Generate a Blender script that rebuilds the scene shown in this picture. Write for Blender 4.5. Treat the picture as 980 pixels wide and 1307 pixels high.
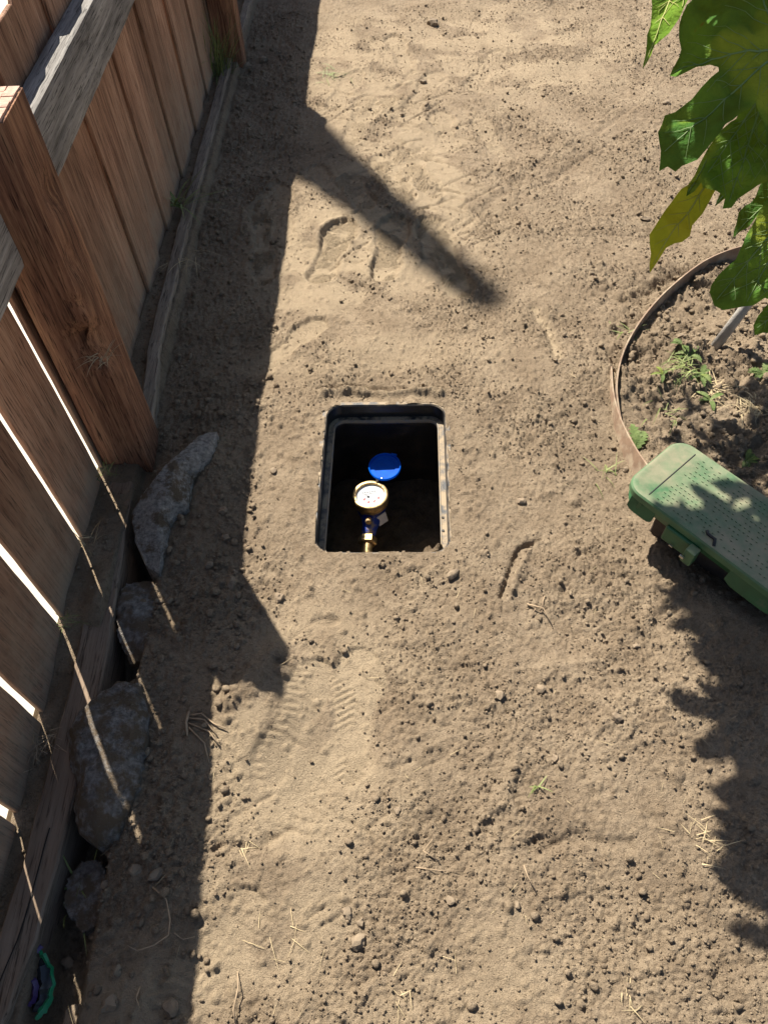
import bpy, bmesh, math, random
import numpy as np
from mathutils import Vector, Matrix, Quaternion
from mathutils.geometry import delaunay_2d_cdt

random.seed(7)
rng = np.random.default_rng(11)
for o in list(bpy.data.objects):
    bpy.data.objects.remove(o, do_unlink=True)
scene = bpy.context.scene
COL = scene.collection

# ------------------------------------------------------------------ camera
W0, H0, FPX = 980.0, 1307.0, 977.0
CAM = np.array([0.0, 0.0, 1.5])
def nrm(v):
    v = np.array(v, float)
    return v / np.linalg.norm(v)
_D = nrm([45, 732, FPX]); _Y0 = nrm([-40, -1303, FPX])
_Z = -_D; _Y = nrm(_Y0 - _Z * (_Y0 @ _Z)); _X = np.cross(_Y, _Z)
RC = np.array([_X, _Y, _Z])                       # camera (x right, y down, z forward) -> world
def ray(px, py): return RC @ nrm([px - W0 / 2, py - H0 / 2, FPX])
def G(px, py, z=0.0):                              # photograph pixel -> point at height z
    r = ray(px, py); return CAM + r * ((z - CAM[2]) / r[2])
def GD(px, py, d):                                 # photograph pixel -> point at depth d
    return CAM + RC @ np.array([(px - W0 / 2) / FPX, (py - H0 / 2) / FPX, 1.0]) * d
cd = bpy.data.cameras.new('camera')
cam = bpy.data.objects.new('camera', cd); COL.objects.link(cam)
right, up, back = RC @ [1, 0, 0], RC @ [0, -1, 0], RC @ [0, 0, -1]
M = Matrix(((right[0], up[0], back[0], CAM[0]), (right[1], up[1], back[1], CAM[1]),
            (right[2], up[2], back[2], CAM[2]), (0, 0, 0, 1)))
cam.matrix_world = M
cd.sensor_fit = 'VERTICAL'; cd.sensor_height = 24.0; cd.lens = 24.0 * FPX / H0
cd.clip_start = 0.02; cd.clip_end = 2000
scene.camera = cam
scene.render.resolution_x = 767; scene.render.resolution_y = 1024

# ------------------------------------------------------------------ sky and sun
SUN_EL, SUN_AZ = math.radians(48.8), math.radians(120.0)
SUN = Vector((math.cos(SUN_EL) * math.cos(SUN_AZ), math.cos(SUN_EL) * math.sin(SUN_AZ), math.sin(SUN_EL)))
world = bpy.data.worlds.new('World'); scene.world = world; world.use_nodes = True
nt = world.node_tree
sky = nt.nodes.new('ShaderNodeTexSky'); sky.sky_type = 'NISHITA'; sky.sun_disc = False
sky.dust_density = 1.6; sky.ozone_density = 0.7; sky.air_density = 0.9; sky.sun_elevation = SUN_EL; sky.sun_rotation = math.radians(90) - SUN_AZ
bg = nt.nodes['Background']; bg.inputs['Strength'].default_value = 0.05
nt.links.new(sky.outputs[0], bg.inputs['Color'])
sl = bpy.data.lights.new('sun', 'SUN'); sl.energy = 4.9; sl.angle = math.radians(0.53); sl.color = (1.0, 0.93, 0.82)
so = bpy.data.objects.new('sun', sl); COL.objects.link(so)
so.location = SUN * 20; so.rotation_mode = 'QUATERNION'; so.rotation_quaternion = SUN.to_track_quat('Z', 'Y')
vs = scene.view_settings
vs.view_transform = 'Standard'; vs.look = 'None'; vs.exposure = 1.28; vs.gamma = 1.0; vs.use_curve_mapping = False

# ------------------------------------------------------------------ helpers
def tag(o, label=None, cat=None, group=None, kind=None):
    if label: o['label'] = label
    if cat: o['category'] = cat
    if group: o['group'] = group
    if kind: o['kind'] = kind
    return o
def empty(name, loc, label, cat, group=None):
    o = bpy.data.objects.new(name, None); o.empty_display_size = 0.05
    o.location = loc; COL.objects.link(o)
    return tag(o, label, cat, group)
def adopt(o, parent):
    o.parent = parent
    p, m = parent, Matrix.Identity(4)
    while p is not None:                                     # parts are built in world coordinates
        m = Matrix.Translation(p.location) @ (p.matrix_parent_inverse if p.parent else Matrix.Identity(4)) @ m if False else m
        p = p.parent
    off = Vector((0, 0, 0)); p = parent
    while p is not None:
        if p.type == 'EMPTY': off += Vector(p.location)
        p = p.parent
    o.matrix_parent_inverse = Matrix.Translation(-off) if parent.type == 'EMPTY' else Matrix.Identity(4)
    return o
def link(name, me, mat, parent=None, smooth=False):
    o = bpy.data.objects.new(name, me); COL.objects.link(o)
    if mat is not None and len(me.materials) == 0: me.materials.append(mat)
    if smooth: me.polygons.foreach_set('use_smooth', [True] * len(me.polygons))
    if parent is not None: adopt(o, parent)
    return o
def mesh(name, verts, faces, mat, parent=None, smooth=False):
    me = bpy.data.meshes.new(name)
    me.from_pydata([tuple(map(float, v)) for v in verts], [], [tuple(map(int, f)) for f in faces]); me.update()
    return link(name, me, mat, parent, smooth)
def big_mesh(name, V, F, mat, parent=None, smooth=False):     # numpy arrays, triangles or quads
    me = bpy.data.meshes.new(name)
    n = F.shape[1]
    me.vertices.add(len(V)); me.vertices.foreach_set('co', V.astype(np.float32).ravel())
    me.loops.add(F.size); me.loops.foreach_set('vertex_index', F.astype(np.int32).ravel())
    me.polygons.add(len(F)); me.polygons.foreach_set('loop_start', np.arange(0, F.size, n, dtype=np.int32))
    me.polygons.foreach_set('loop_total', np.full(len(F), n, dtype=np.int32))
    me.update(calc_edges=True); me.validate()
    return link(name, me, mat, parent, smooth)
class MB:
    """collects shapes for one mesh"""
    def __init__(s): s.v, s.f = [], []
    def add(s, v, f):
        b = len(s.v); s.v += [tuple(map(float, p)) for p in v]; s.f += [tuple(i + b for i in q) for q in f]; return s
    def box(s, c, d, rot=None):
        c = Vector(c); out = []
        for x in (-1, 1):
            for y in (-1, 1):
                for z in (-1, 1):
                    p = Vector((x * d[0] / 2, y * d[1] / 2, z * d[2] / 2))
                    out.append(c + (rot @ p if rot else p))
        return s.add(out, [(0, 1, 3, 2), (4, 6, 7, 5), (0, 4, 5, 1), (2, 3, 7, 6), (0, 2, 6, 4), (1, 5, 7, 3)])
    def tube(s, pts, radii, n=8, cap=True):
        pts = [Vector(p) for p in pts]
        if not hasattr(radii, '__len__'): radii = [radii] * len(pts)
        b = len(s.v); ref = None
        for i, p in enumerate(pts):
            t = (pts[min(i + 1, len(pts) - 1)] - pts[max(i - 1, 0)]).normalized()
            if ref is None:
                ref = t.orthogonal().normalized()
            ref = (ref - t * ref.dot(t)).normalized(); bn = t.cross(ref)
            for k in range(n):
                a = 2 * math.pi * k / n
                s.v.append(tuple(p + (ref * math.cos(a) + bn * math.sin(a)) * radii[i]))
        for i in range(len(pts) - 1):
            for k in range(n):
                s.f.append((b + i * n + k, b + i * n + (k + 1) % n, b + (i + 1) * n + (k + 1) % n, b + (i + 1) * n + k))
        if cap:
            s.f.append(tuple(b + k for k in reversed(range(n)))); e = b + (len(pts) - 1) * n
            s.f.append(tuple(e + k for k in range(n)))
        return s
    def lathe(s, c, prof, n=32, rot=None):                     # prof: (radius, height) list about local z
        c = Vector(c); b = len(s.v)
        for r, h in prof:
            for k in range(n):
                a = 2 * math.pi * k / n; p = Vector((r * math.cos(a), r * math.sin(a), h))
                s.v.append(tuple(c + (rot @ p if rot else p)))
        for i in range(len(prof) - 1):
            for k in range(n):
                s.f.append((b + i * n + k, b + i * n + (k + 1) % n, b + (i + 1) * n + (k + 1) % n, b + (i + 1) * n + k))
        return s
    def build(s, name, mat, parent=None, smooth=False): return mesh(name, s.v, s.f, mat, parent, smooth)
def bevel(o, w, seg=2):
    m = o.modifiers.new('bevel', 'BEVEL'); m.width = w; m.segments = seg; m.limit_method = 'ANGLE'; return o
def autosmooth(o, deg=35):
    me = o.data
    me.polygons.foreach_set('use_smooth', [True] * len(me.polygons))
    bm = bmesh.new(); bm.from_mesh(me)
    for e in bm.edges:
        if len(e.link_faces) == 2 and e.calc_face_angle(0) > math.radians(deg): e.smooth = False
    bm.to_mesh(me); bm.free(); return o

# gradient noise on numpy arrays
_perm = rng.permutation(512); _ang = rng.uniform(0, 2 * math.pi, 512)
def pnoise(x, y, seed=0):
    x = np.asarray(x, float) + seed * 17.31; y = np.asarray(y, float) - seed * 9.77
    xi = np.floor(x).astype(int); yi = np.floor(y).astype(int); xf = x - xi; yf = y - yi
    u = xf ** 3 * (xf * (xf * 6 - 15) + 10); v = yf ** 3 * (yf * (yf * 6 - 15) + 10)
    def g(ix, iy, dx, dy):
        h = _perm[(_perm[ix & 511] + iy) & 511]; a = _ang[h]
        return np.cos(a) * dx + np.sin(a) * dy
    a = g(xi, yi, xf, yf); b = g(xi + 1, yi, xf - 1, yf); c = g(xi, yi + 1, xf, yf - 1); d = g(xi + 1, yi + 1, xf - 1, yf - 1)
    return 1.5 * ((a * (1 - u) + b * u) * (1 - v) + (c * (1 - u) + d * u) * v)
def sstep(a, b, x):
    t = np.clip((np.asarray(x, float) - a) / (b - a), 0, 1); return t * t * (3 - 2 * t)

def pip(p, poly):
    x, y = p; c = False; j = len(poly) - 1
    for i in range(len(poly)):
        if (poly[i][1] > y) != (poly[j][1] > y) and x < (poly[j][0] - poly[i][0]) * (y - poly[i][1]) / (poly[j][1] - poly[i][1]) + poly[i][0]: c = not c
        j = i
    return c
# ------------------------------------------------------------------ materials
def new_mat(name):
    m = bpy.data.materials.new(name); m.use_nodes = True
    t = m.node_tree; b = t.nodes['Principled BSDF']
    return m, t, b
def nd(t, kind, **kw):
    n = t.nodes.new(kind)
    for k, v in kw.items():
        if k in n.inputs: n.inputs[k].default_value = v
        else: setattr(n, k, v)
    return n
def coords(t, scale=(1, 1, 1), rnd=False, kind='Object'):
    tc = nd(t, 'ShaderNodeTexCoord'); mp = nd(t, 'ShaderNodeMapping'); mp.inputs['Scale'].default_value = scale
    t.links.new(tc.outputs[kind], mp.inputs['Vector'])
    if rnd:
        oi = nd(t, 'ShaderNodeObjectInfo'); mu = nd(t, 'ShaderNodeVectorMath', operation='SCALE'); mu.inputs['Scale'].default_value = 13.0
        cb = nd(t, 'ShaderNodeCombineXYZ')
        for i in range(3): t.links.new(oi.outputs['Random'], cb.inputs[i])
        t.links.new(cb.outputs[0], mu.inputs[0]); t.links.new(mu.outputs[0], mp.inputs['Location'])
    return mp.outputs[0]
def ramp(t, fac, stops):
    r = nd(t, 'ShaderNodeValToRGB'); e = r.color_ramp.elements
    while len(e) < len(stops): e.new(0.5)
    for i, (p, c) in enumerate(stops):
        e[i].position = p; e[i].color = (*c, 1) if len(c) == 3 else c
    t.links.new(fac, r.inputs[0]); return r.outputs[0]
def mix(t, fac, a, b, mode='MIX'):
    m = nd(t, 'ShaderNodeMix', data_type='RGBA', blend_type=mode)
    for s, v in ((0, fac), (6, a), (7, b)):
        if hasattr(v, 'links'): t.links.new(v, m.inputs[s])
        else: m.inputs[s].default_value = v if s == 0 else (*v, 1)
    return m.outputs[2]
def noise(t, vec, scale, detail=4, rough=0.55, dist=0.0):
    n = nd(t, 'ShaderNodeTexNoise', Scale=scale, Detail=detail, Roughness=rough, Distortion=dist)
    t.links.new(vec, n.inputs['Vector']); return n.outputs['Fac']
def bump(t, b, h, dist, strength=1.0, prev=None):
    n = nd(t, 'ShaderNodeBump', Distance=dist, Strength=strength)
    t.links.new(h, n.inputs['Height'])
    if prev is not None: t.links.new(prev, n.inputs['Normal'])
    t.links.new(n.outputs[0], b.inputs['Normal']); return n.outputs[0]

def soil_mat(name, dark, mid, light, packed=None, grain=1.0, attr=True):
    m, t, b = new_mat(name)
    v = coords(t)
    n1 = noise(t, v, 9, 5, 0.6); n2 = noise(t, v, 190, 3, 0.7); n3 = noise(t, v, 55, 4, 0.65); n0 = noise(t, v, 2.3, 4, 0.6)
    c = ramp(t, n1, [(0.38, mid), (0.62, light)])
    c = mix(t, ramp(t, n0, [(0.40, (0, 0, 0)), (0.62, (.30, .30, .30))]), c, tuple(x * .75 for x in mid))
    c = mix(t, ramp(t, n3, [(0.50, (0, 0, 0)), (0.68, (.55, .55, .55))]), c, dark)
    c = mix(t, ramp(t, n2, [(0.3, (.5, .5, .5)), (0.52, (0, 0, 0))]), c, dark)
    if attr:
        at = nd(t, 'ShaderNodeAttribute', attribute_name='packed')
        pk = ramp(t, n3, [(0.3, tuple(x * 1.03 for x in packed)), (0.75, tuple(x * 0.88 for x in packed))])
        c = mix(t, at.outputs['Fac'], c, pk)
    t.links.new(c, b.inputs['Base Color'])
    b.inputs['Roughness'].default_value = 0.95; b.inputs['Specular IOR Level'].default_value = 0.12
    vo = nd(t, 'ShaderNodeTexVoronoi', Scale=310.0); t.links.new(v, vo.inputs['Vector'])
    iv = nd(t, 'ShaderNodeMath', operation='SUBTRACT'); iv.inputs[0].default_value = 1.0; t.links.new(vo.outputs['Distance'], iv.inputs[1])
    p = bump(t, b, iv.outputs[0], 0.0024 * grain, 0.9)
    p = bump(t, b, noise(t, v, 190, 4, 0.75), 0.0052 * grain, 0.85, p)
    bump(t, b, noise(t, v, 430, 4, 0.75), 0.0050 * grain, 0.9, p)
    return m
SOIL = soil_mat('soil', (.150, .110, .072), (.275, .209, .141), (.352, .275, .189), (.418, .328, .220))
CLOD = soil_mat('soil_clod', (.20, .148, .098), (.30, .229, .155), (.40, .312, .215), attr=False)
PIT_SHADE = soil_mat('shaded_pit_soil', (.09, .066, .044), (.16, .12, .08), (.24, .18, .12), attr=False)  # darkness of the deep pit is put into this soil colour

def wood_mat(name, c_dark, c_mid, c_light, axis='z', rough=0.85, relief=0.0016, dusty=None, worn=None, fine=1.0):
    m, t, b = new_mat(name)
    k = {'z': (1, 1, .045), 'y': (1, .045, 1)}[axis]; k2 = {'z': (1, 1, .16), 'y': (1, .16, 1)}[axis]
    v = coords(t, k, True); v2 = coords(t, k2, True); v3 = coords(t, (1, 1, 1), True)
    g = noise(t, v, 75 * fine, 6, 0.68, 0.35); g2 = noise(t, v2, 11, 4, 0.6, 1.2); g3 = noise(t, v, 260, 3, 0.7)
    c = ramp(t, g, [(0.36, c_dark), (0.5, c_mid), (0.64, c_light)])
    oi = nd(t, 'ShaderNodeObjectInfo')
    c = mix(t, 0.45, c, ramp(t, g2, [(0.38, c_dark), (0.52, c_mid), (0.64, c_light)]))
    c = mix(t, ramp(t, g3, [(0.36, (.85, .85, .85)), (0.47, (0, 0, 0))]), c, tuple(x * .35 for x in c_dark))
    val = nd(t, 'ShaderNodeHueSaturation'); mr = nd(t, 'ShaderNodeMapRange'); mr.inputs[3].default_value = .72; mr.inputs[4].default_value = 1.25
    t.links.new(oi.outputs['Random'], mr.inputs[0]); t.links.new(mr.outputs[0], val.inputs['Value']); t.links.new(c, val.inputs['Color']); c = val.outputs[0]
    # scattered knots
    vo = nd(t, 'ShaderNodeTexVoronoi', Scale=3.1); t.links.new(coords(t, {'z': (1, 1, .55), 'y': (1, .55, 1)}[axis], True), vo.inputs['Vector'])
    c = mix(t, ramp(t, vo.outputs['Distance'], [(0.045, (.85, .85, .85)), (0.085, (0, 0, 0))]), c, tuple(x * .35 for x in c_dark))
    if worn: c = mix(t, ramp(t, noise(t, v3, 6, 5, .65), [(0.45, (0, 0, 0)), (0.7, (.8, .8, .8))]), c, worn)
    if dusty:                                                    # earth splashed up from the foot of the board
        tc = nd(t, 'ShaderNodeTexCoord'); sx = nd(t, 'ShaderNodeSeparateXYZ'); t.links.new(tc.outputs['Object'], sx.inputs[0])
        mr2 = nd(t, 'ShaderNodeMapRange'); mr2.inputs[1].default_value = dusty[1]; mr2.inputs[2].default_value = -0.05; t.links.new(sx.outputs['Z'], mr2.inputs[0])
        ml = nd(t, 'ShaderNodeMath', operation='MULTIPLY'); t.links.new(mr2.outputs[0], ml.inputs[0])
        t.links.new(ramp(t, noise(t, v3, 14, 5, .7), [(0.3, (.2, .2, .2)), (0.65, (1, 1, 1))]), ml.inputs[1])
        c = mix(t, ml.outputs[0], c, dusty[0])
    t.links.new(c, b.inputs['Base Color']); b.inputs['Roughness'].default_value = rough; b.inputs['Specular IOR Level'].default_value = 0.2
    p = bump(t, b, g, relief, 0.8); bump(t, b, g3, relief * .7, 0.8, p)
    return m
PICKET = wood_mat('picket_wood', (.160, .080, .049), (.330, .182, .112), (.450, .275, .178), dusty=((.34, .265, .185), .42))
POSTW = wood_mat('post_wood', (.080, .036, .022), (.245, .120, .070), (.420, .235, .130), relief=.003, fine=1.6)
RAIL = wood_mat('weathered_rail_wood', (.12, .112, .104), (.29, .272, .252), (.46, .435, .40), axis='y', relief=.003)
KICK = wood_mat('weathered_timber', (.13, .105, .080), (.235, .19, .145), (.33, .27, .205), axis='y', relief=.002, worn=(.24, .19, .135))

def plain(name, col, rough=0.5, metal=0.0, var=0.25, scale=30, bumpd=0.0, dust=None, dscale=14, dlo=.48, dhi=.62, spec=.5, up=False):
    m, t, b = new_mat(name); v = coords(t)
    c = ramp(t, noise(t, v, scale, 5, .6), [(0.3, tuple(x * (1 - var) for x in col)), (0.7, tuple(min(1, x * (1 + var)) for x in col))])
    b.inputs['Metallic'].default_value = metal; b.inputs['Specular IOR Level'].default_value = spec
    if dust:
        f = ramp(t, noise(t, v, dscale, 6, .68), [(dlo, (0, 0, 0)), (dhi, (1, 1, 1))])
        if up:                                                   # dust settles on upward faces
            ge = nd(t, 'ShaderNodeNewGeometry'); sx = nd(t, 'ShaderNodeSeparateXYZ'); t.links.new(ge.outputs['Normal'], sx.inputs[0])
            cl = nd(t, 'ShaderNodeMapRange'); cl.inputs[1].default_value = .55; cl.inputs[2].default_value = .9; t.links.new(sx.outputs['Z'], cl.inputs[0])
            ml = nd(t, 'ShaderNodeMath', operation='MULTIPLY'); t.links.new(f, ml.inputs[0]); t.links.new(cl.outputs[0], ml.inputs[1]); f = ml.outputs[0]
        c = mix(t, f, c, dust)
        r = nd(t, 'ShaderNodeMapRange'); r.inputs[3].default_value = rough; r.inputs[4].default_value = .95; t.links.new(f, r.inputs[0]); t.links.new(r.outputs[0], b.inputs['Roughness'])
    else: b.inputs['Roughness'].default_value = rough
    t.links.new(c, b.inputs['Base Color'])
    if bumpd: bump(t, b, noise(t, v, scale * 2.5, 6, .75), bumpd)
    return m

# ================================================================== THE SETTING
# meter box outline in plan
BOXC = np.array([-0.0245, 1.247]); BOXA = math.radians(-2.6); BOXW, BOXL, BOXR = 0.322, 0.486, 0.042
ca, sa = math.cos(BOXA), math.sin(BOXA)
def to_box(x, y):
    dx, dy = np.asarray(x) - BOXC[0], np.asarray(y) - BOXC[1]
    return dx * ca + dy * sa, -dx * sa + dy * ca
def from_box(u, v): return (BOXC[0] + u * ca - v * sa, BOXC[1] + u * sa + v * ca)
def box_sd(x, y):                                              # signed distance to the rounded rectangle
    u, v = to_box(x, y)
    qx, qy = np.abs(u) - (BOXW / 2 - BOXR), np.abs(v) - (BOXL / 2 - BOXR)
    return np.hypot(np.maximum(qx, 0), np.maximum(qy, 0)) + np.minimum(np.maximum(qx, qy), 0) - BOXR

# --- soil height field: one graded sheet, fine near the box, coarse out to the horizon
def graded(lo, hi, step_fn):
    out = [lo]
    while out[-1] < hi: out.append(out[-1] + step_fn(out[-1]))
    return out
def far_tail(start, step, end, sign):
    out = []; p = start
    while abs(p) < end: step *= 1.6; p += sign * step; out.append(p)
    return out
gx = graded(-0.82, 2.05, lambda x: 0.0036 if x < 0.62 else 0.0036 + (x - .62) * 0.0042)
gy = graded(-0.12, 4.75, lambda y: 0.0031 + max(y, 0) * 0.0017)
gx = np.array(far_tail(gx[0], .004, 300, -1)[::-1] + gx + far_tail(gx[-1], .01, 300, 1))
gy = np.array(far_tail(gy[0], .004, 300, -1)[::-1] + gy + far_tail(gy[-1], .01, 300, 1))
GX, GY = np.meshgrid(gx, gy)
near = sstep(8, 4, np.hypot(GX, GY - 2))
def fall(y): return -0.05 * np.where(y > 1.4, np.where(y < 1.8, (y - 1.4) ** 2 / .8, y - 1.6), 0)   # ground falls gently away
base = np.where(GY < 6, fall(np.minimum(GY, 6)), fall(6.0))
Z = base.copy()
Z += near * (0.016 * pnoise(GX * 2.1, GY * 2.1, 1) + 0.010 * pnoise(GX * 5.3, GY * 5.3, 2))
packed = np.zeros_like(Z)
# bed inside the edging
BEDC, BEDR = np.array([1.12, 1.60]), 0.50
bed = sstep(0.02, -0.03, np.hypot((GX - BEDC[0]), (GY - BEDC[1])) - BEDR)
# trampled, packed strips
def blob(cx_, cy_, rx, ry, a=0.0, soft=.5):
    dx, dy = GX - cx_, GY - cy_; c, s = math.cos(a), math.sin(a)
    q = np.hypot((dx * c + dy * s) / rx, (-dx * s + dy * c) / ry)
    return sstep(1 + soft, 1 - soft, q)
for (px, py, rx, ry, w) in ((520, 200, .30, .75, .55), (440, 310, .32, .38, .6), (390, 930, .22, .26, .6), (330, 1180, .16, .12, .5), (200, 1270, .12, .10, .6),
                            (460, 450, .40, .10, .3), (640, 30, .55, .6, .5), (470, 60, .3, .8, .5), (580, 1240, .25, .12, .3)):
    p = G(px, py); packed = np.maximum(packed, min(1, w * 1.35) * blob(p[0], p[1], rx, ry) * sstep(-.42, .12, pnoise(GX * 5, GY * 5, 5) + .5 * pnoise(GX * 13, GY * 13, 15)))
# rough crumbly relief
rough = 1.12 - 0.98 * np.clip(packed * 1.1, 0, 1)
rough = np.clip(rough + .9 * bed, 0, 1.8)
patch = 0.42 + .85 * np.clip(pnoise(GX * 4.1, GY * 4.1, 8) + .35, 0, 1)
crumb = 0.0030 * pnoise(GX * 17, GY * 17, 3) + 0.0024 * pnoise(GX * 38, GY * 38, 4) + 0.0032 * np.abs(pnoise(GX * 84, GY * 84, 6)) + 0.0026 * pnoise(GX * 135, GY * 135, 13)
crumb += bed * (0.012 * pnoise(GX * 9, GY * 9, 7) + 0.009 * np.abs(pnoise(GX * 21, GY * 21, 9)))
Z += near * crumb * rough * patch * 1.45
Z -= near * bed * 0.012

# footprints: heel to toe, sole outline with waist, lip of pushed-up soil and tread bars
def foot(heel, toe, width=.105, depth=.011, tread=.0028, pitch=.016, skew=.25, seed=0, strength=1.0):
    global Z, packed
    a, b = np.array(heel[:2]), np.array(toe[:2]); L = np.linalg.norm(b - a); t = (b - a) / L; n = np.array([-t[1], t[0]])
    s = ((GX - a[0]) * t[0] + (GY - a[1]) * t[1]) / L; q = (GX - a[0]) * n[0] + (GY - a[1]) * n[1]
    sel = (s > -.25) & (s < 1.25) & (np.abs(q) < width)
    if not sel.any(): return
    s, q = s[sel], q[sel]
    hw = width / 2 * np.interp(s, [-.02, .0, .06, .18, .42, .55, .75, .92, 1.0, 1.02], [0, .3, .66, .80, .60, .72, 1.0, .80, .35, 0])
    d = np.minimum(hw - np.abs(q), np.minimum(s, 1 - s) * L + .012)
    d = d + .009 * pnoise(GX[sel] * 22, GY[sel] * 22, 20 + seed) + .004 * pnoise(GX[sel] * 70, GY[sel] * 70, 60 + seed)
    inside = sstep(-.005, .013, d); lip = np.exp(-((d + .012) / .010) ** 2)
    bars = np.sin(2 * math.pi * (s * L + skew * np.abs(q) * 1.5) / pitch)
    treadm = sstep(.004, .014, d) * sstep(-.2, .2, pnoise(GX[sel] * 11, GY[sel] * 11, 30 + seed) + .10)
    zz = Z[sel]; flat = base[sel] + .012 * pnoise(GX[sel] * 2.1, GY[sel] * 2.1, 1)
    depth = depth * (.9 if seed in (6, 7) else 1.25); tgt = flat - depth + tread * sstep(-.5, .5, bars) * treadm + .0012 * pnoise(GX[sel] * 60, GY[sel] * 60, 3)
    zz = zz + strength * (inside * (tgt - zz) + lip * depth * .22)
    Z[sel] = zz; packed[sel] = np.maximum(packed[sel], inside * strength * .95)
FEET = [((403, 352), (440, 268)), ((487, 350), (505, 262)), ((590, 372), (545, 262)), ((520, 245), (482, 172)), ((335, 352), (335, 235)), ((322, 470), (412, 402)),
        ((335, 1005), (412, 845)), ((438, 1000), (462, 828)), ((560, 235), (505, 165)), ((445, 160), (470, 90)), ((520, 120), (560, 60)), ((640, 175), (610, 125)),
        ((215, 1300), (235, 1225)), ((585, 305), (575, 235)), ((430, 235), (395, 190)), ((285, 1215), (330, 1140)), ((420, 110), (455, 60)), ((600, 90), (640, 30)), ((470, 255), (440, 205)), ((545, 350), (560, 275)), ((505, 215), (545, 165)), ((455, 130), (500, 95)), ((360, 300), (350, 215)), ((520, 55), (500, 10)), ((575, 165), (560, 115))]
for i, (h, t_) in enumerate(FEET):
    foot(G(*h), G(*t_), width=([.125, .135, .14, .12, .12, .10, .105, .13, .12, .12, .12, .10, .10, .10, .1, .1, .12, .12] + [.12] * 7)[i], depth=([.013, .012, .011, .009, .010, .010, .006, .005, .009, .008, .007, .006, .006, .006, .008, .005, .006, .006] + [.008] * 7)[i],
         seed=i, skew=([.2, -.3, .8, .6, .9, .3, .2, .5, .7, .4, .3, .3, .2, .5, .3, .3, .3, .3] + [.5] * 7)[i], tread=(.0036 if i in (6, 7) else .0085 if i in (0, 1, 2, 3, 4, 8, 9, 18, 19, 20, 21) else .0040), strength=([1, 1, 1, .9, .9, .8, .8, .9, .8, .7, .6, .6, .7, .5, .6, .5, .6, .6] + [.75] * 7)[i])

# scratches, ridges and cracks
GXF, GYF = GX, GY
def stroke(pts, w, amp, pk=0.0, wob=.006, seed=0):
    global Z, packed
    P = [G(*p)[:2] for p in pts]; A = np.array(P); m_ = 4 * w + .03
    i0, i1 = np.searchsorted(gx, (A[:, 0].min() - m_, A[:, 0].max() + m_)); j0, j1 = np.searchsorted(gy, (A[:, 1].min() - m_, A[:, 1].max() + m_))
    sl_ = (slice(j0, j1), slice(i0, i1)); GX, GY = GXF[sl_], GYF[sl_]; best = np.full(GX.shape, 9.0)
    for a, b in zip(P[:-1], P[1:]):
        ab = b - a; t = np.clip(((GX - a[0]) * ab[0] + (GY - a[1]) * ab[1]) / (ab @ ab), 0, 1)
        best = np.minimum(best, np.hypot(GX - a[0] - t * ab[0], GY - a[1] - t * ab[1]))
    best = np.abs(best + wob * pnoise(GX * 22, GY * 22, 40 + seed))
    k = np.exp(-(best / w) ** 2); Z[sl_] += amp * k; packed[sl_] = np.maximum(packed[sl_], pk * k)
stroke([(415, 500), (450, 497), (490, 503), (530, 500), (562, 505)], .010, .016, .3, .014, 1)      # lip of earth above the box
stroke([(418, 494), (450, 490), (490, 496), (560, 498)], .006, -.010, 0, .006, 2)
stroke([(640, 762), (652, 725), (664, 698), (690, 688)], .006, -.014, 0, .004, 3)
stroke([(650, 765), (662, 730), (674, 704)], .008, .008, 0, .006, 4)
stroke([(683, 388), (700, 420), (712, 455)], .014, -.012, .8, .008, 5)
stroke([(372, 822), (400, 795), (430, 792)], .007, -.007, 0, .012, 6)
stroke([(355, 830), (345, 860), (300, 905)], .02, .014, 0, .012, 7)
stroke([(600, 1060), (640, 1020), (655, 985)], .012, .010, 0, .012, 8)
stroke([(680, 1080), (740, 1070), (800, 1075)], .012, -.010, 0, .012, 9)
stroke([(280, 1080), (330, 1085), (370, 1060)], .010, -.010, 0, .010, 10)
stroke([(860, 760), (760, 840), (690, 860)], .02, .008, 0, .02, 11)
for i in range(9):                                              # rake and wheel scratches
    x0, y0 = 560 + 22 * i + random.uniform(-12, 12), 300 - 14 * i + random.uniform(-20, 20)
    stroke([(x0, y0), (x0 + 110 + random.uniform(-20, 30), y0 - 75)], .010, -.004, 0, .006, 12 + i)
for i in range(7):
    stroke([(420 + random.uniform(-40, 140), 60 + 22 * i), (540 + random.uniform(-60, 60), 84 + 22 * i + random.uniform(-15, 15))], .010, -.006, .3, .012, 30 + i)

rs_ = random.Random(5)
for i in range(75):                                             # fine tread marks and drag lines in the trampled dust
    x0, y0 = rs_.uniform(375, 600), rs_.uniform(70, 345); L_ = rs_.uniform(18, 60); a_ = rs_.choice((.25, .35, -.35, -.6, .15)) + rs_.uniform(-.12, .12)
    mid_ = (x0 + L_ * .5, y0 + L_ * .5 * a_ + rs_.uniform(-4, 4))
    stroke([(x0, y0), mid_, (x0 + L_, y0 + L_ * a_)], .0050, -.0065, 0, .003, 50 + i)
for i in range(30):
    x0, y0 = rs_.uniform(300, 560), rs_.uniform(830, 1290); L_ = rs_.uniform(15, 45); a_ = rs_.uniform(-.8, .8)
    stroke([(x0, y0), (x0 + L_, y0 + L_ * a_)], .0035, -.0040, 0, .004, 140 + i)
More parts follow.
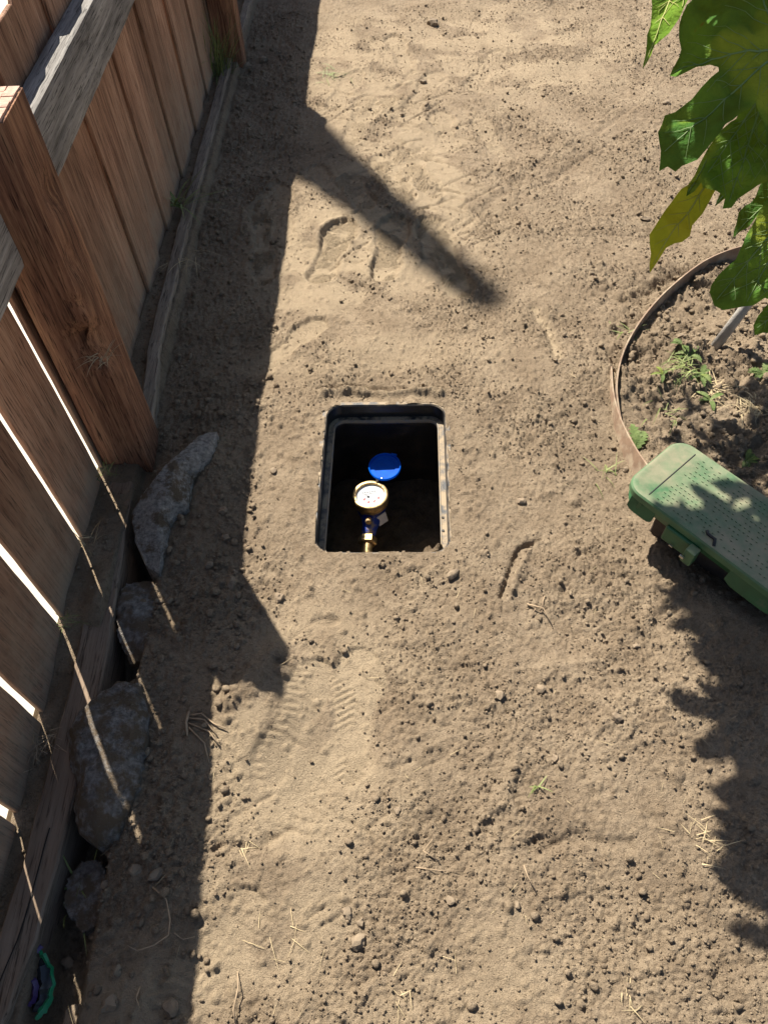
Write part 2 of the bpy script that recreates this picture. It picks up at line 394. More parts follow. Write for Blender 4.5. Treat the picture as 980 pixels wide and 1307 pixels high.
# bank and trench along the fence
ymask = sstep(1.46, 1.30, GY)
bank = sstep(-.34, -.46, GX) * sstep(-.64, -.58, GX) * ymask
Z += bank * (.020 + .012 * pnoise(GX * 6, GY * 6, 50))
dt = np.interp(GY, [-.2, 0, .18, .34, .40, .52, .66, .74, .82, .87, .93, .98, 1.06, 1.13, 1.19], [.05, .06, .08, .10, .09, .04, .06, .11, .06, .0, .04, .15, .15, .06, 0])
tr = sstep(-.665, -.640, GX) * sstep(-.545, -.590, GX)
Z -= dt * tr * (1 + .25 * pnoise(GX * 14, GY * 14, 51))
under = sstep(-.640, -.655, GX)                                  # soil lying between timber and pickets
Z = np.where(under > 0, Z * (1 - under) + under * (base + .012 + .006 * pnoise(GX * 20, GY * 20, 52) + .02 * np.interp(GY, [.62, .80, .90, 1.02, 1.2, 1.4, 4], [0, .6, 1.6, 1.4, .6, 1.0, 1.0])), Z)
Z += near * .020 * np.exp(-((GX + .665) / .03) ** 2 - ((GY - .885) / .07) ** 2)
Z = np.where(GX < -.752, np.minimum(Z, base - .085), Z)
far_sh = sstep(-.30, -.42, GX) * sstep(1.9, 2.6, GY) * sstep(-.70, -.62, GX)   # cloddy strip under the far fence
Z += far_sh * near * (.010 * np.abs(pnoise(GX * 30, GY * 30, 53)) + .006 * pnoise(GX * 12, GY * 12, 54))

Z += .050 * np.exp(-((GX + .30) / .11) ** 2 - ((GY - .64) / .13) ** 2)
# stamped crumbs: thousands of half-buried grains of earth
def stamp(n, r0, r1, xr, yr, keep):
    k = 0
    xs = rng.uniform(*xr, n); ys = yr[0] + (yr[1] - yr[0]) * rng.uniform(0, 1, n) ** 1.25; rs = r0 * (r1 / r0) ** (rng.uniform(0, 1, n) ** 2.2)
    for x, y, r in zip(xs, ys, rs):
        i0, i1 = np.searchsorted(gx, (x - r, x + r)); j0, j1 = np.searchsorted(gy, (y - r, y + r))
        if i1 - i0 < 2 or j1 - j0 < 1: continue
        jm, im = (j0 + j1) // 2, (i0 + i1) // 2
        if rng.uniform() < packed[jm, im] * keep: continue
        d2 = (GX[j0:j1, i0:i1] - x) ** 2 + (GY[j0:j1, i0:i1] - y) ** 2
        h = np.sqrt(np.maximum(r * r - d2, 0)) * rng.uniform(.30, .70)
        Z[j0:j1, i0:i1] += h
stamp(32000, .0042, .0085, (-.65, 1.9), (-.1, 4.6), .95)
stamp(420, .009, .017, (-.62, 1.9), (-.1, 4.6), .98)
stamp(2600, .006, .011, (-.66, -.30), (0, 4.6), .8)
stamp(900, .007, .018, (.64, 1.3), (1.15, 2.1), .5)
va = math.radians(-50); vx, vy = GX - .62, GY - .90                     # earth banked against the near side of the green box
al_, ac_ = vx * math.cos(va) + vy * math.sin(va), vx * -math.sin(va) + vy * math.cos(va)
Z += near * sstep(-.13, -.02, al_) * sstep(.8, .5, al_) * (.03 * np.exp(-((ac_ - .01) / .05) ** 2))
sd = box_sd(GX, GY)
edge = sstep(.05, .004, sd)
Z = Z * (1 - edge) + edge * (.004 + .004 * pnoise(GX * 30, GY * 30, 60) + .3 * (Z - .0))
NX, NY = len(gx), len(gy)
idx = np.arange(NX * NY).reshape(NY, NX)
F = np.stack([idx[:-1, :-1], idx[:-1, 1:], idx[1:, 1:], idx[1:, :-1]], -1).reshape(-1, 4)
cxm = (GX[:-1, :-1] + GX[1:, 1:]).ravel() / 2; cym = (GY[:-1, :-1] + GY[1:, 1:]).ravel() / 2
F = F[box_sd(cxm, cym) > 0.0015 + .0035 * pnoise(cxm * 16, cym * 16, 61) + .0025 * pnoise(cxm * 60, cym * 60, 62)]
ground = big_mesh('ground', np.stack([GX, GY, Z], -1).reshape(-1, 3), F, SOIL, smooth=True)
at = ground.data.attributes.new('packed', 'FLOAT', 'POINT'); at.data.foreach_set('value', packed.astype(np.float32).ravel())
tag(ground, 'dry tan bare soil with footprints and clods', kind='structure')
def hz(x, y):
    i = int(np.clip(np.searchsorted(gx, x) - 1, 0, NX - 2)); j = int(np.clip(np.searchsorted(gy, y) - 1, 0, NY - 2))
    u = (x - gx[i]) / (gx[i + 1] - gx[i]); v = (y - gy[j]) / (gy[j + 1] - gy[j])
    return float((Z[j, i] * (1 - u) + Z[j, i + 1] * u) * (1 - v) + (Z[j + 1, i] * (1 - u) + Z[j + 1, i + 1] * u) * v)
def GG(px, py):                                                   # pixel -> point on the soil
    p = G(px, py)
    for _ in range(4): p = G(px, py, hz(p[0], p[1]))
    return Vector(p)

# pale pavement on the far side of the fence
PAVE = plain('pale_concrete', (.46, .43, .37), .9, var=.12, scale=12, bumpd=.002)
pv = MB(); pv.box((-3.4, 6, -.09), (5.2, 40, .06)); tag(pv.build('pavement', PAVE), 'pale concrete pavement behind the fence', kind='structure')

# ================================================================== FENCE
fence = empty('wooden_fence', (-.74, 1.35, 0), 'brown wooden picket fence with grey rails along the left side', 'fence')
XF, TH = -.740, .011
def picket(y0, y1, xf, top, tilt):
    tilt -= .016
    z0 = float(fall(np.float64((y0 + y1) / 2))) - .06; nz = 14; vs, fs = [], []
    ear = .030; bow = random.uniform(-.004, .004) if y0 < 1.2 else random.uniform(-.0006, .0006)
    prof = [(z0, 0)] + [(z0 + (top - ear - z0) * k / nz, 0) for k in range(1, nz + 1)] + [(top, ear)]
    for z, e in prof:
        s = (z - z0) / (top - z0); off = tilt * s + bow * math.sin(math.pi * s)
        wv = .0008 * math.sin(z * 37 + y0 * 50)
        for (x, y) in ((xf - TH, y0 + e), (xf, y0 + e), (xf, y1 - e), (xf - TH, y1 - e)):
            vs.append((x + off, y + wv, z))
    for i in range(len(prof) - 1):
        for k in range(4): fs.append((4 * i + k, 4 * i + (k + 1) % 4, 4 * i + 4 + (k + 1) % 4, 4 * i + 4 + k))
    fs.append((3, 2, 1, 0)); e = 4 * (len(prof) - 1); fs.append((e, e + 1, e + 2, e + 3))
    o = mesh('picket', vs, fs, PICKET, fence); bevel(o, .0018, 1); return o
gaps = [1.268, 1.050, .835, .624, .424, .214, .004, -.206, -.416, -.63]
wg = [.0260, .0205, .0222, .0228, .0220, .024, .024, .024, .024, .024]
for i in range(len(gaps) - 1):
    picket(gaps[i + 1] + wg[i + 1] / 2, gaps[i] - wg[i] / 2, XF, .880 + random.uniform(-.004, .004), random.uniform(-.003, .003))
y = 1.283; k = 0
while y < 6.0:
    w = random.choice((.198, .207, .214, .19))
    picket(y, y + w, XF - ((TH + .001) if k % 2 else 0), .882 + random.uniform(-.005, .005), random.uniform(-.002, .002)); y += w - .016; k += 1

def beam(name, mat, c, size, n, axis, parent, dents=(), wob=.0015, amp=.0008):
    """a timber with subdivided faces, slightly wavy, with dents (x, y, z, radius, depth)"""
    bm = bmesh.new(); bmesh.ops.create_cube(bm, size=1.0)
    for v in bm.verts: v.co = Vector((v.co.x * size[0], v.co.y * size[1], v.co.z * size[2]))
    ax = {'x': 0, 'y': 1, 'z': 2}[axis]
    es = [e for e in bm.edges if abs((e.verts[0].co - e.verts[1].co)[ax]) > 1e-5]
    bmesh.ops.subdivide_edges(bm, edges=es, cuts=n, use_grid_fill=True)
    es = [e for e in bm.edges if abs((e.verts[0].co - e.verts[1].co)[ax]) < 1e-6]
    bmesh.ops.subdivide_edges(bm, edges=es, cuts=6, use_grid_fill=True)
    bm.normal_update(); C = Vector(c)
    for v in bm.verts:
        p = v.co + C; s = v.co[ax]
        nval = float(pnoise(np.array((p.x + p.y) * 45), np.array(p.z * 3 if ax == 2 else p.y * 3), 70))
        d = amp * nval
        for (dx, dy, dz, r, dep) in dents:
            q = (p - Vector((dx, dy, dz))).length / r
            d -= dep * math.exp(-q * q)
        corner = sum(abs(abs(v.co[i]) - size[i] / 2) < 1e-5 for i in range(3) if i != ax)
        v.co = p + v.normal * (d - (.003 if corner > 1 else 0))
        j = (ax + 1) % 3; v.co[j] += wob * math.sin(s * 4.1 + c[0] * 9)
    me = bpy.data.meshes.new(name); bm.to_mesh(me); bm.free()
    return autosmooth(link(name, me, mat, parent), 40)
# front post with a pale, cracked end-grain top and a knot hollow
post = beam('post', POSTW, (-.680, 1.355, .327), (.118, .130, 1.139), 60, 'z', fence,
            dents=((-.625, 1.285, .405, .045, .040), (-.645, 1.288, .43, .03, .02), (-.615, 1.36, .73, .03, .012), (-.62, 1.33, .60, .03, .008), (-.622, 1.29, .52, .02, .014)))
post['label'] = 'reddish brown square post with a dark knot hollow'
ENDG = plain('end_grain', (.47, .30, .225), .9, var=.3, scale=90, bumpd=.002)
eg = MB(); cells = []
random.seed(3)
for i in range(5):
    for j in range(6):
        sx_, sy_ = .112 / 5, .124 / 6
        eg.box((-.680 - .056 + (i + .5) * sx_, 1.355 - .062 + (j + .5) * sy_, 0.8975 + random.uniform(-.0012, .0012)), (sx_ - random.uniform(.001, .0026), sy_ - random.uniform(.001, .003), .006),
               Matrix.Rotation(random.uniform(-.06, .06), 3, 'Z'))
eo = eg.build('end_grain', ENDG, post); eo['label'] = 'cracked pale end grain on the post top'
post2 = beam('post', POSTW, (-.681, 3.925, .28), (.118, .13, 1.10), 30, 'z', fence)
beam('rail', RAIL, (-.7230, 2.637, .7035), (.060, 2.43, .137), 60, 'y', fence, amp=.0016)
beam('rail', RAIL, (-.7230, .44, .690), (.060, 1.69, .127), 40, 'y', fence, amp=.0016)
beam('rail', RAIL, (-.7230, 5.0, .7035), (.060, 2.01, .137), 30, 'y', fence, amp=.0016)
# kick boards at the foot
def kick(pts, w, h, mat, lab):
    P = [Vector(p) for p in pts]; vs, fs = [], []; N = 40; c = .004
    for k in range(N + 1):
        s = k / N * (len(P) - 1); i = min(int(s), len(P) - 2); u = s - i; u = u * u * (3 - 2 * u) if len(P) > 3 else u
        p = P[i].lerp(P[i + 1], u); j = .0012 * math.sin(k * 1.7)
        ring = [(0, -h), (0, -c), (-c, 0), (-w + c, 0), (-w, -c), (-w, -h)]
        for a, b in ring: vs.append((p.x + a + j, p.y, p.z + b + .0015 * math.sin(k * .9 + a * 60)))
    for k in range(N):
        for q in range(6): fs.append((6 * k + q, 6 * k + (q + 1) % 6, 6 * k + 6 + (q + 1) % 6, 6 * k + 6 + q))
    fs.append(tuple(reversed(range(6)))); fs.append(tuple(6 * N + q for q in range(6)))
    o = mesh('kickboard', vs, fs, mat, fence); o['label'] = lab; return o
TIMBER = wood_mat('brown_timber', (.150, .105, .072), (.215, .158, .112), (.270, .205, .150), axis='y', relief=.0012, worn=(.20, .155, .115))
near_kick = kick([(-.728, -.25, .030), (-.700, -.02, .030), (-.667, .115, .030), (-.648, .216, .030), (-.637, .34, .031), (-.632, .50, .032), (-.626, .70, .033), (-.630, .82, .034), (-.636, .92, .033), (-.648, 1.08, .028), (-.658, 1.28, .022)], .066, .22, TIMBER, 'bowed weathered timber edging beside the rocks')
kick([(-.632, 1.43, .045), (-.660, 1.75, .040), (-.667, 2.4, .012), (-.672, 3.86, -.062)], .038, .20, KICK, 'weathered grey board at the foot of the far fence')
kick([(-.650, 3.995, -.055), (-.650, 4.6, -.09), (-.650, 5.9, -.15)], .038, .20, KICK, 'grey board beyond the far post')
# shrinkage crack along the near timber
crk = MB(); CRK = plain('crack_dark', (.02, .016, .012), .95)
pts = [(float(np.interp(yy, [0, .115, .216, .34, .5], [-.697, -.667, -.648, -.637, -.632])) - .030 + .0016 * math.sin(yy * 31), yy, .0305) for yy in np.linspace(.02, .40, 30)]
for a, b in zip(pts[:-1], pts[1:]):
    w_ = .0014; crk.add([(a[0] - w_, a[1], a[2] + .003), (a[0] + w_, a[1], a[2] + .003), (b[0] + w_, b[1], b[2] + .003), (b[0] - w_, b[1], b[2] + .003)], [(0, 1, 2, 3)])

co_ = crk.build('crack', CRK, fence); co_['label'] = 'thin dark crack along the near timber'
# tall timber pole standing beyond the fence (its shadow crosses the path)
tip = np.array([.325, 1.94, -.02]); Lh = 6.0
pb = Vector((tip[0] - .5 * Lh, tip[1] + .866 * Lh, 0)); ph = Lh / math.hypot(.438, .758) - .02
pole = empty('timber_pole', (pb.x, pb.y, -.1), 'tall round timber pole behind the fence casting the slanting shadow', 'pole')
MB().tube([(pb.x, pb.y, -.1), (pb.x, pb.y, ph * .74), (pb.x, pb.y, ph - .06)], [.24, .185, .06], 20).build('shaft', KICK, pole, True)
MB().lathe((pb.x, pb.y, ph - .06), [(.063, 0), (.063, .03), (.03, .06), (.0, .065)], 20).build('cap', RAIL, pole, True)

# ================================================================== ROCKS
ROCK = plain('grey_rock', (.33, .305, .275), .92, var=.6, scale=85, bumpd=.02, dust=(.22, .168, .115), dscale=26, dlo=.44, dhi=.56, spec=.1)
CONC = plain('broken_concrete', (.47, .435, .385), .95, var=.5, scale=110, bumpd=.02, dust=(.22, .168, .115), dscale=14, dlo=.50, dhi=.58, spec=.1)
def rock(name, outline, top, mat, label, seed, sharp=4.0, bottom=-.18, facet=.010, tilt=(0, 0), cat='rock', group=None):
    P = [np.array(G(px, py, top * .6)[:2]) for px, py in outline]; c = sum(P) / len(P); Q = []; n = 110; r = np.random.default_rng(seed)
    L = [np.linalg.norm(P[(i + 1) % len(P)] - P[i]) for i in range(len(P))]; T = np.cumsum([0] + L)
    for k in range(n):
        s = T[-1] * k / n; i = int(np.searchsorted(T, s, 'right') - 1); u = (s - T[i]) / L[i]; q = P[i] * (1 - u) + P[(i + 1) % len(P)] * u
        Q.append(q + r.normal(size=2) * .0016)
    poly = [tuple(q) for q in Q]; A = np.array(Q); inner = []; yy = A[:, 1].min()
    while yy < A[:, 1].max():
        xx = A[:, 0].min()
        while xx < A[:, 0].max():
            if pip((xx, yy), poly) and np.hypot(A[:, 0] - xx, A[:, 1] - yy).min() > .003: inner.append(Vector((xx + r.uniform(-.0015, .0015), yy + r.uniform(-.0015, .0015))))
            xx += .006
        yy += .006
    v2, _, fc, *_ = delaunay_2d_cdt([Vector(q) for q in poly] + inner, [(i, (i + 1) % n) for i in range(n)], [], 1, 1e-6)
    V = np.array([(v.x, v.y) for v in v2]); d = np.array([np.hypot(A[:, 0] - x, A[:, 1] - y).min() for x, y in V]); X, Y_ = V[:, 0] - c[0], V[:, 1] - c[1]
    h = np.full(len(V), top)
    for _ in range(7):                                          # broken faces
        a = r.uniform(0, 6.28); sl = r.uniform(.10, .42); off = top + r.uniform(.0, .012); h = np.minimum(h, off - sl * np.maximum(0, X * math.cos(a) + Y_ * math.sin(a) - r.uniform(-.01, .04)))
    h = np.minimum(h, top * .45 + 1.5 * d) + facet * (.45 * pnoise(V[:, 0] * 16, V[:, 1] * 16, seed) + .30 * np.abs(pnoise(V[:, 0] * 42, V[:, 1] * 42, seed + 1)) + .22 * pnoise(V[:, 0] * 95, V[:, 1] * 95, seed + 2)) + tilt[0] * X + tilt[1] * Y_
    W = [(x, y, z) for (x, y), z in zip(V, h)]; F_ = [tuple(f) for f in fc]
    own = [int(np.argmin(np.hypot(V[:, 0] - q[0], V[:, 1] - q[1]))) for q in poly]; b0 = len(W)
    for lev, zz in enumerate((-.03, bottom)):
        for k, q in enumerate(Q): g_ = c + (q - c) * (1.02 + .04 * lev); W.append((g_[0], g_[1], zz + .006 * math.sin(k * .9)))
    for k in range(n):
        k2 = (k + 1) % n; F_.append((own[k], b0 + k, b0 + k2, own[k2])); F_.append((b0 + k, b0 + n + k, b0 + n + k2, b0 + k2))
    o = mesh(name, W, F_, mat); bm = bmesh.new(); bm.from_mesh(o.data); bmesh.ops.recalc_face_normals(bm, faces=bm.faces); bm.to_mesh(o.data); bm.free(); autosmooth(o, 32)
    return tag(o, label, cat, group)
rock('concrete_chunk', [(277, 548), (262, 548), (240, 566), (214, 588), (190, 616), (166, 652), (172, 690), (184, 716), (200, 728), (208, 700), (214, 664), (238, 640), (244, 606), (270, 578)], .080, CONC,
     'jagged broken concrete chunk beside the foot of the post', 100, facet=.012, cat='concrete')
rock('rock', [(160, 742), (190, 735), (203, 752), (200, 800), (188, 838), (166, 846), (150, 812), (148, 770)], .030, ROCK, 'earth covered block with a pale edge between concrete and boulder', 120, tilt=(-.1, 0))
rock('rock', [(126, 884), (150, 866), (178, 872), (186, 905), (184, 950), (176, 1000), (160, 1040), (146, 1068), (120, 1078), (98, 1062), (90, 1030), (96, 1000), (84, 965), (84, 930), (100, 902)], .085, ROCK,
     'large grey boulder leaning against the bowed timber', 140, facet=.014, tilt=(.05, .02))
rock('rock', [(100, 1096), (128, 1098), (140, 1130), (136, 1175), (104, 1190), (82, 1160), (84, 1120)], -.006, ROCK, 'low flat grey stone below the large boulder', 160, facet=.006)

# ================================================================== METER BOX AND METER
mb = empty('meter_box', (BOXC[0], BOXC[1], -.4), 'black plastic in-ground meter box with open top in bare soil', 'meter box')
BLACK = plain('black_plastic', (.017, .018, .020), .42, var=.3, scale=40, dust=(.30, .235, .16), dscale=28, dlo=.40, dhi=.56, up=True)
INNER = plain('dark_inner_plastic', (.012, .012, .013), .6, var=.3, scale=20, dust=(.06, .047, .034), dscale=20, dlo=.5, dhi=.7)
def rrect(inset, z, n=9):
    w, l, r = BOXW / 2 - inset, BOXL / 2 - inset, max(BOXR - inset * .8, .01); out = []
    for cxs, cys, a0 in ((1, 1, 0), (-1, 1, 90), (-1, -1, 180), (1, -1, 270)):
        for k in range(n):
            a = math.radians(a0 + 90 * k / (n - 1)); x, y = from_box(cxs * (w - r) + r * math.cos(a), cys * (l - r) + r * math.sin(a)); out.append((x, y, z))
    return out
def shell(name, prof, mat, parent):
    vs, fs = [], []; n = 36
    for ins, z in prof: vs += rrect(ins, z)
    for i in range(len(prof) - 1):
        for k in range(n): fs.append((n * i + k, n * i + (k + 1) % n, n * i + n + (k + 1) % n, n * i + n + k))
    return autosmooth(mesh(name, vs, fs, mat, parent), 30)
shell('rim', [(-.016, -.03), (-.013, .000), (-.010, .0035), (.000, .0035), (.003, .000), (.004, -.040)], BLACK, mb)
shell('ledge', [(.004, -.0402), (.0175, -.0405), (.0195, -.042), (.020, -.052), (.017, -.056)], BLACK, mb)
LIP = plain('worn_lip_highlight', (.20, .185, .16), .7, var=.3, scale=50, dust=(.30, .235, .16), dscale=40, dlo=.4, dhi=.55)  # pale dusty edge; the lip's highlight is put into the colour
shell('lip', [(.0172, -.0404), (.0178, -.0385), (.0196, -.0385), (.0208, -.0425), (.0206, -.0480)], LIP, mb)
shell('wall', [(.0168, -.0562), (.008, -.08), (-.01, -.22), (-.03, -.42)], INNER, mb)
for v_ in (-.15, -.11):                                            # small bolts on the right ledge
    x, y_ = from_box(BOXW / 2 - .014, v_); MB().lathe((x, y_, -.0402), [(.0032, 0), (.0032, .002), (0, .0022)], 10).build('screw', INNER, mb)
# earth at the bottom of the pit
n = 60; U, Vv = np.meshgrid(np.linspace(-BOXW / 2 - .03, BOXW / 2 + .03, n), np.linspace(-BOXL / 2 - .03, BOXL / 2 + .03, n))
PX, PY = from_box(U, Vv)
PZ = -.36 + .02 * pnoise(PX * 9, PY * 9, 80) + .01 * np.abs(pnoise(PX * 30, PY * 30, 81)) + .006 * np.abs(pnoise(PX * 70, PY * 70, 82))
PZ += (.25 + .05 * pnoise(PX * 25, PY * 25, 85) + .03 * pnoise(PX * 60, PY * 60, 86)) * np.exp(-((U - .125) / .055) ** 2 - ((Vv + .185) / .085) ** 2) + .13 * np.exp(-((U - .005) / .03) ** 2 - ((Vv + .165) / .03) ** 2) + .10 * np.exp(-((Vv + .23) / .07) ** 2) + .06 * np.exp(-((U + .15) / .05) ** 2 - ((Vv + .10) / .16) ** 2)
ii = np.arange(n * n).reshape(n, n)
tag(big_mesh('pit_soil', np.stack([PX, PY, PZ], -1).reshape(-1, 3), np.stack([ii[:-1, :-1], ii[:-1, 1:], ii[1:, 1:], ii[1:, :-1]], -1).reshape(-1, 4), PIT_SHADE, smooth=True), 'earth coloured dark for shade at the bottom of the meter box', kind='structure')

BRASS = plain('brass', (.62, .44, .21), .42, 1.0, var=.25, scale=60, dust=(.36, .28, .18), dscale=45, dlo=.48, dhi=.68)
BLUE = plain('blue_paint', (.012, .045, .30), .4, 0, var=.25, scale=30, dust=(.30, .24, .17), dscale=24, dlo=.54, dhi=.64)
WHITE = plain('dial_white', (.50, .52, .55), .5, 0, var=.02)
RED = plain('dial_red', (.62, .03, .03), .5, 0, var=.05); INK = plain('dial_ink', (.05, .05, .06), .6, 0, var=.05)
STEEL = plain('steel', (.55, .53, .50), .35, 1.0, var=.15)
mc = Vector(G(472.5, 631, -.155)); Rz = Matrix.Rotation(math.radians(9), 3, 'Z')
meter = empty('water_meter', (mc.x, mc.y, -.30), 'brass water meter with white dial and open blue lid in box', 'water meter')
RR = .0505
hd = MB().lathe(mc, [(.036, -.0400), (.0450, -.036), (.0485, -.030), (RR, -.022), (RR, -.004), (.0490, -.0005), (.0465, .0012), (.0410, .0008), (.0398, -.001), (.0392, -.0075)], 56)
ring = hd.build('ring', BRASS, meter, True); autosmooth(ring, 40)
dial = MB().lathe(mc + Vector((0, 0, -.0072)), [(.0394, 0), (.012, .0001), (0, .0001)], 48).build('dial', WHITE, meter)
def flat(u, v, w, h, a=0, z=.0006):
    rot = Rz @ Matrix.Rotation(a, 3, 'Z'); return MB().box(mc + Rz @ Vector((u, v, -.0072 + z)), (w, h, .0006), rot)
cnt = MB()
for k in range(8):
    cnt.v, cnt.f = cnt.v, cnt.f; b_ = flat(-.018 + k * .0048, .0140, .0022, .0034); cnt.add(b_.v, b_.f)
b_ = flat(0, .0080, .036, .0005); cnt.add(b_.v, b_.f)
b_ = flat(-.012, .0030, .010, .0007); cnt.add(b_.v, b_.f)
for k in range(9):
    b_ = flat(-.017 + k * .0042, .0195 - .0002 * (k - 4) ** 2, .0012, .0012); cnt.add(b_.v, b_.f)
cnt.build('counter', INK, dial)
for k, (a_, r_) in enumerate(((-150, .022), (-112, .0245), (-74, .0245), (-34, .0245))):
    cx_, cy_ = r_ * math.cos(math.radians(a_)), r_ * math.sin(math.radians(a_)) + .002
    d_ = MB(); q = mc + Rz @ Vector((cx_, cy_, -.0066))
    d_.lathe(q, [(.0024, .0), (.0024, .0006), (0, .0007)], 12); b_ = flat(cx_ + .0016, cy_ + .002, .0014, .0062, -.5, .0012); d_.add(b_.v, b_.f)
    d_.build('pointer', RED, dial)
    tk = MB()
    for j in range(10):
        aa = 2 * math.pi * j / 10; b_ = flat(cx_ + .0053 * math.cos(aa), cy_ + .0053 * math.sin(aa), .0006, .0014, aa - math.pi / 2, .0004); tk.add(b_.v, b_.f)
    tk.build('scale_mark', INK, dial)
st = MB()
for j in range(6): b_ = flat(-.006, -.002, .0075, .0013, math.pi * j / 6, .0009); st.add(b_.v, b_.f)
st.build('star_wheel', INK, dial)
m_, t_, b_ = new_mat('dial_glass'); b_.inputs['Base Color'].default_value = (.96, .97, .97, 1); b_.inputs['Roughness'].default_value = .12
b_.inputs['Transmission Weight'].default_value = 1.0; b_.inputs['IOR'].default_value = 1.02; b_.inputs['Alpha'].default_value = .25
MB().lathe(mc + Vector((0, 0, -.0028)), [(.0394, 0), (.018, .0004), (0, .0005)], 40).build('glass', m_, meter, True)
# hinged lid, thrown back, translucent blue plastic
m_, t_, b_ = new_mat('blue_lid_plastic'); b_.inputs['Roughness'].default_value = .5; b_.inputs['Specular IOR Level'].default_value = .12
v_ = coords(t_); c_ = ramp(t_, noise(t_, v_, 40, 4), [(.35, (.0005, .10, .56)), (.7, (.001, .15, .72))]); t_.links.new(c_, b_.inputs['Base Color'])
tr_ = nd(t_, 'ShaderNodeBsdfTranslucent'); tr_.inputs['Color'].default_value = (.0, .32, .85, 1)
ms_ = nd(t_, 'ShaderNodeMixShader'); ms_.inputs[0].default_value = .35; t_.links.new(b_.outputs[0], ms_.inputs[1]); t_.links.new(tr_.outputs[0], ms_.inputs[2]); t_.links.new(ms_.outputs[0], t_.nodes['Material Output'].inputs['Surface'])
LIDM = m_
lc = Vector(G(491, 596.0, -.141)); Rl = Matrix.Rotation(math.radians(-20), 3, 'Z') @ Matrix.Rotation(math.radians(6), 3, 'X')
ld = MB().lathe(lc, [(0, -.004), (.038, -.004), (.0448, -.003), (.0455, .0040), (.0440, .0054), (.0420, .0042), (.0408, -.0005), (.030, -.0008), (.0290, -.0024), (0, -.0026)], 56, Rl)
lid = ld.build('lid', LIDM, meter, True); autosmooth(lid, 40)
MB().box(lc + Rl @ Vector((.012, .0465, 0)), (.016, .006, .005), Rl).build('tab', LIDM, lid)
hp = Vector(G(484.5, 612, -.150))
for k in (-1, 1):
    q = hp + Vector((k * .0065, k * .001, 0)); MB().tube([q + Vector((-.004, 0, 0)), q + Vector((.004, 0, 0))], .0050, 12).build('hinge_knuckle', STEEL, meter, True)
# body, neck, screws, flange, nut and pipe
axz = -.232
bd = MB().lathe((mc.x, mc.y, 0), [(.039, mc.z - .036), (.0415, mc.z - .046), (.041, mc.z - .062), (.036, mc.z - .085), (.026, mc.z - .108), (.0, mc.z - .112)], 40)
body = bd.build('body', BLUE, meter, True)
nk0 = Vector((mc.x + .001, mc.y - .030, axz + .012)); nut = Vector(G(469, 690, axz)); d_ = (Vector((nut.x, nut.y, axz)) - nk0).normalized()
MB().tube([Vector((mc.x, mc.y + .02, axz + .014)), nk0, nk0.lerp(nut, .45), nut + Vector((0, .012, 0))], [.032, .029, .021, .0195], 24).build('inlet', BLUE, body, True)
MB().tube([Vector((mc.x, mc.y + .02, axz)), Vector((mc.x + .004, mc.y + .06, axz)), Vector((mc.x + .006, mc.y + .09, axz))], [.030, .024, .020], 20).build('outlet', BLUE, body, True)
lab = Vector((mc.x + .026, mc.y - .034, mc.z - .062))
MB().box(lab + Vector((.004, -.006, .0)), (.030, .003, .032), Matrix.Rotation(math.radians(38), 3, 'Z') @ Matrix.Rotation(math.radians(-18), 3, 'X')).build('paper_tag', plain('paper', (.75, .72, .68), .9, var=.1), meter)
for (px, py, zz, r_) in ((470, 667, -.187, .0085), (462, 655, -.194, .0066), (494, 640, -.182, .0045)):
    q = Vector(G(px, py, zz)); nn = (q - Vector((mc.x, mc.y, zz - .02))).normalized(); rot = nn.to_track_quat('Z', 'Y').to_matrix()
    MB().lathe(q - nn * .014, [(r_, 0), (r_, .012), (r_ * .8, .014), (0, .0142)], 16, rot).build('screw', BRASS, meter, False)
pd = Vector((-.10, -1, -.05)).normalized(); rot = pd.to_track_quat('Z', 'Y').to_matrix()
MB().lathe(nut - pd * .011, [(0, 0), (.022, 0), (.0262, .003), (.0262, .021), (.022, .024), (0, .024)], 6, rot).build('nut', BRASS, meter)
MB().tube([nut, nut + pd * .03, nut + pd * .16, nut + pd * .24], [.0155, .0155, .0155, .0155], 20).build('pipe', BRASS, meter, True)

# ================================================================== GREEN VALVE BOX
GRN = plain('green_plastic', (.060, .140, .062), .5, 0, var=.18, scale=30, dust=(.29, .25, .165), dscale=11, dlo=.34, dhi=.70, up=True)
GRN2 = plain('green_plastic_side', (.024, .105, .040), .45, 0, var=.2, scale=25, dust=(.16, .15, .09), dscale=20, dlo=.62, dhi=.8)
BODY = plain('earthy_body', (.07, .050, .035), .9, 0, var=.3, scale=30, bumpd=.003)
zl = .165
pL, pT = np.array(G(803, 622, zl)), np.array(G(872, 570, zl)); pN = np.array(G(955, 738, zl))
ang = math.radians(-50); ev = np.array([math.cos(ang), math.sin(ang)]); wv = np.array([-ev[1], ev[0]])   # along / across (towards the bed)
o0 = pL[:2]; VL, VW = .46, float((pT[:2] - pL[:2]) @ wv) + .018
VC = o0 + ev * (VL / 2 - .012) + wv * (VW / 2 - .008); 
vb = empty('valve_box', (VC[0], VC[1], 0), 'green plastic irrigation valve box with dusty perforated lid', 'valve box')
TILT = Matrix.Rotation(math.radians(2.5), 3, Vector((wv[0], wv[1], 0)))
def vp(a, b, z):                                                    # along, across, up in the box's own frame
    q = Vector((ev[0] * a + wv[0] * b, ev[1] * a + wv[1] * b, z - zl)); q = TILT @ q; return Vector((VC[0], VC[1], zl)) + q
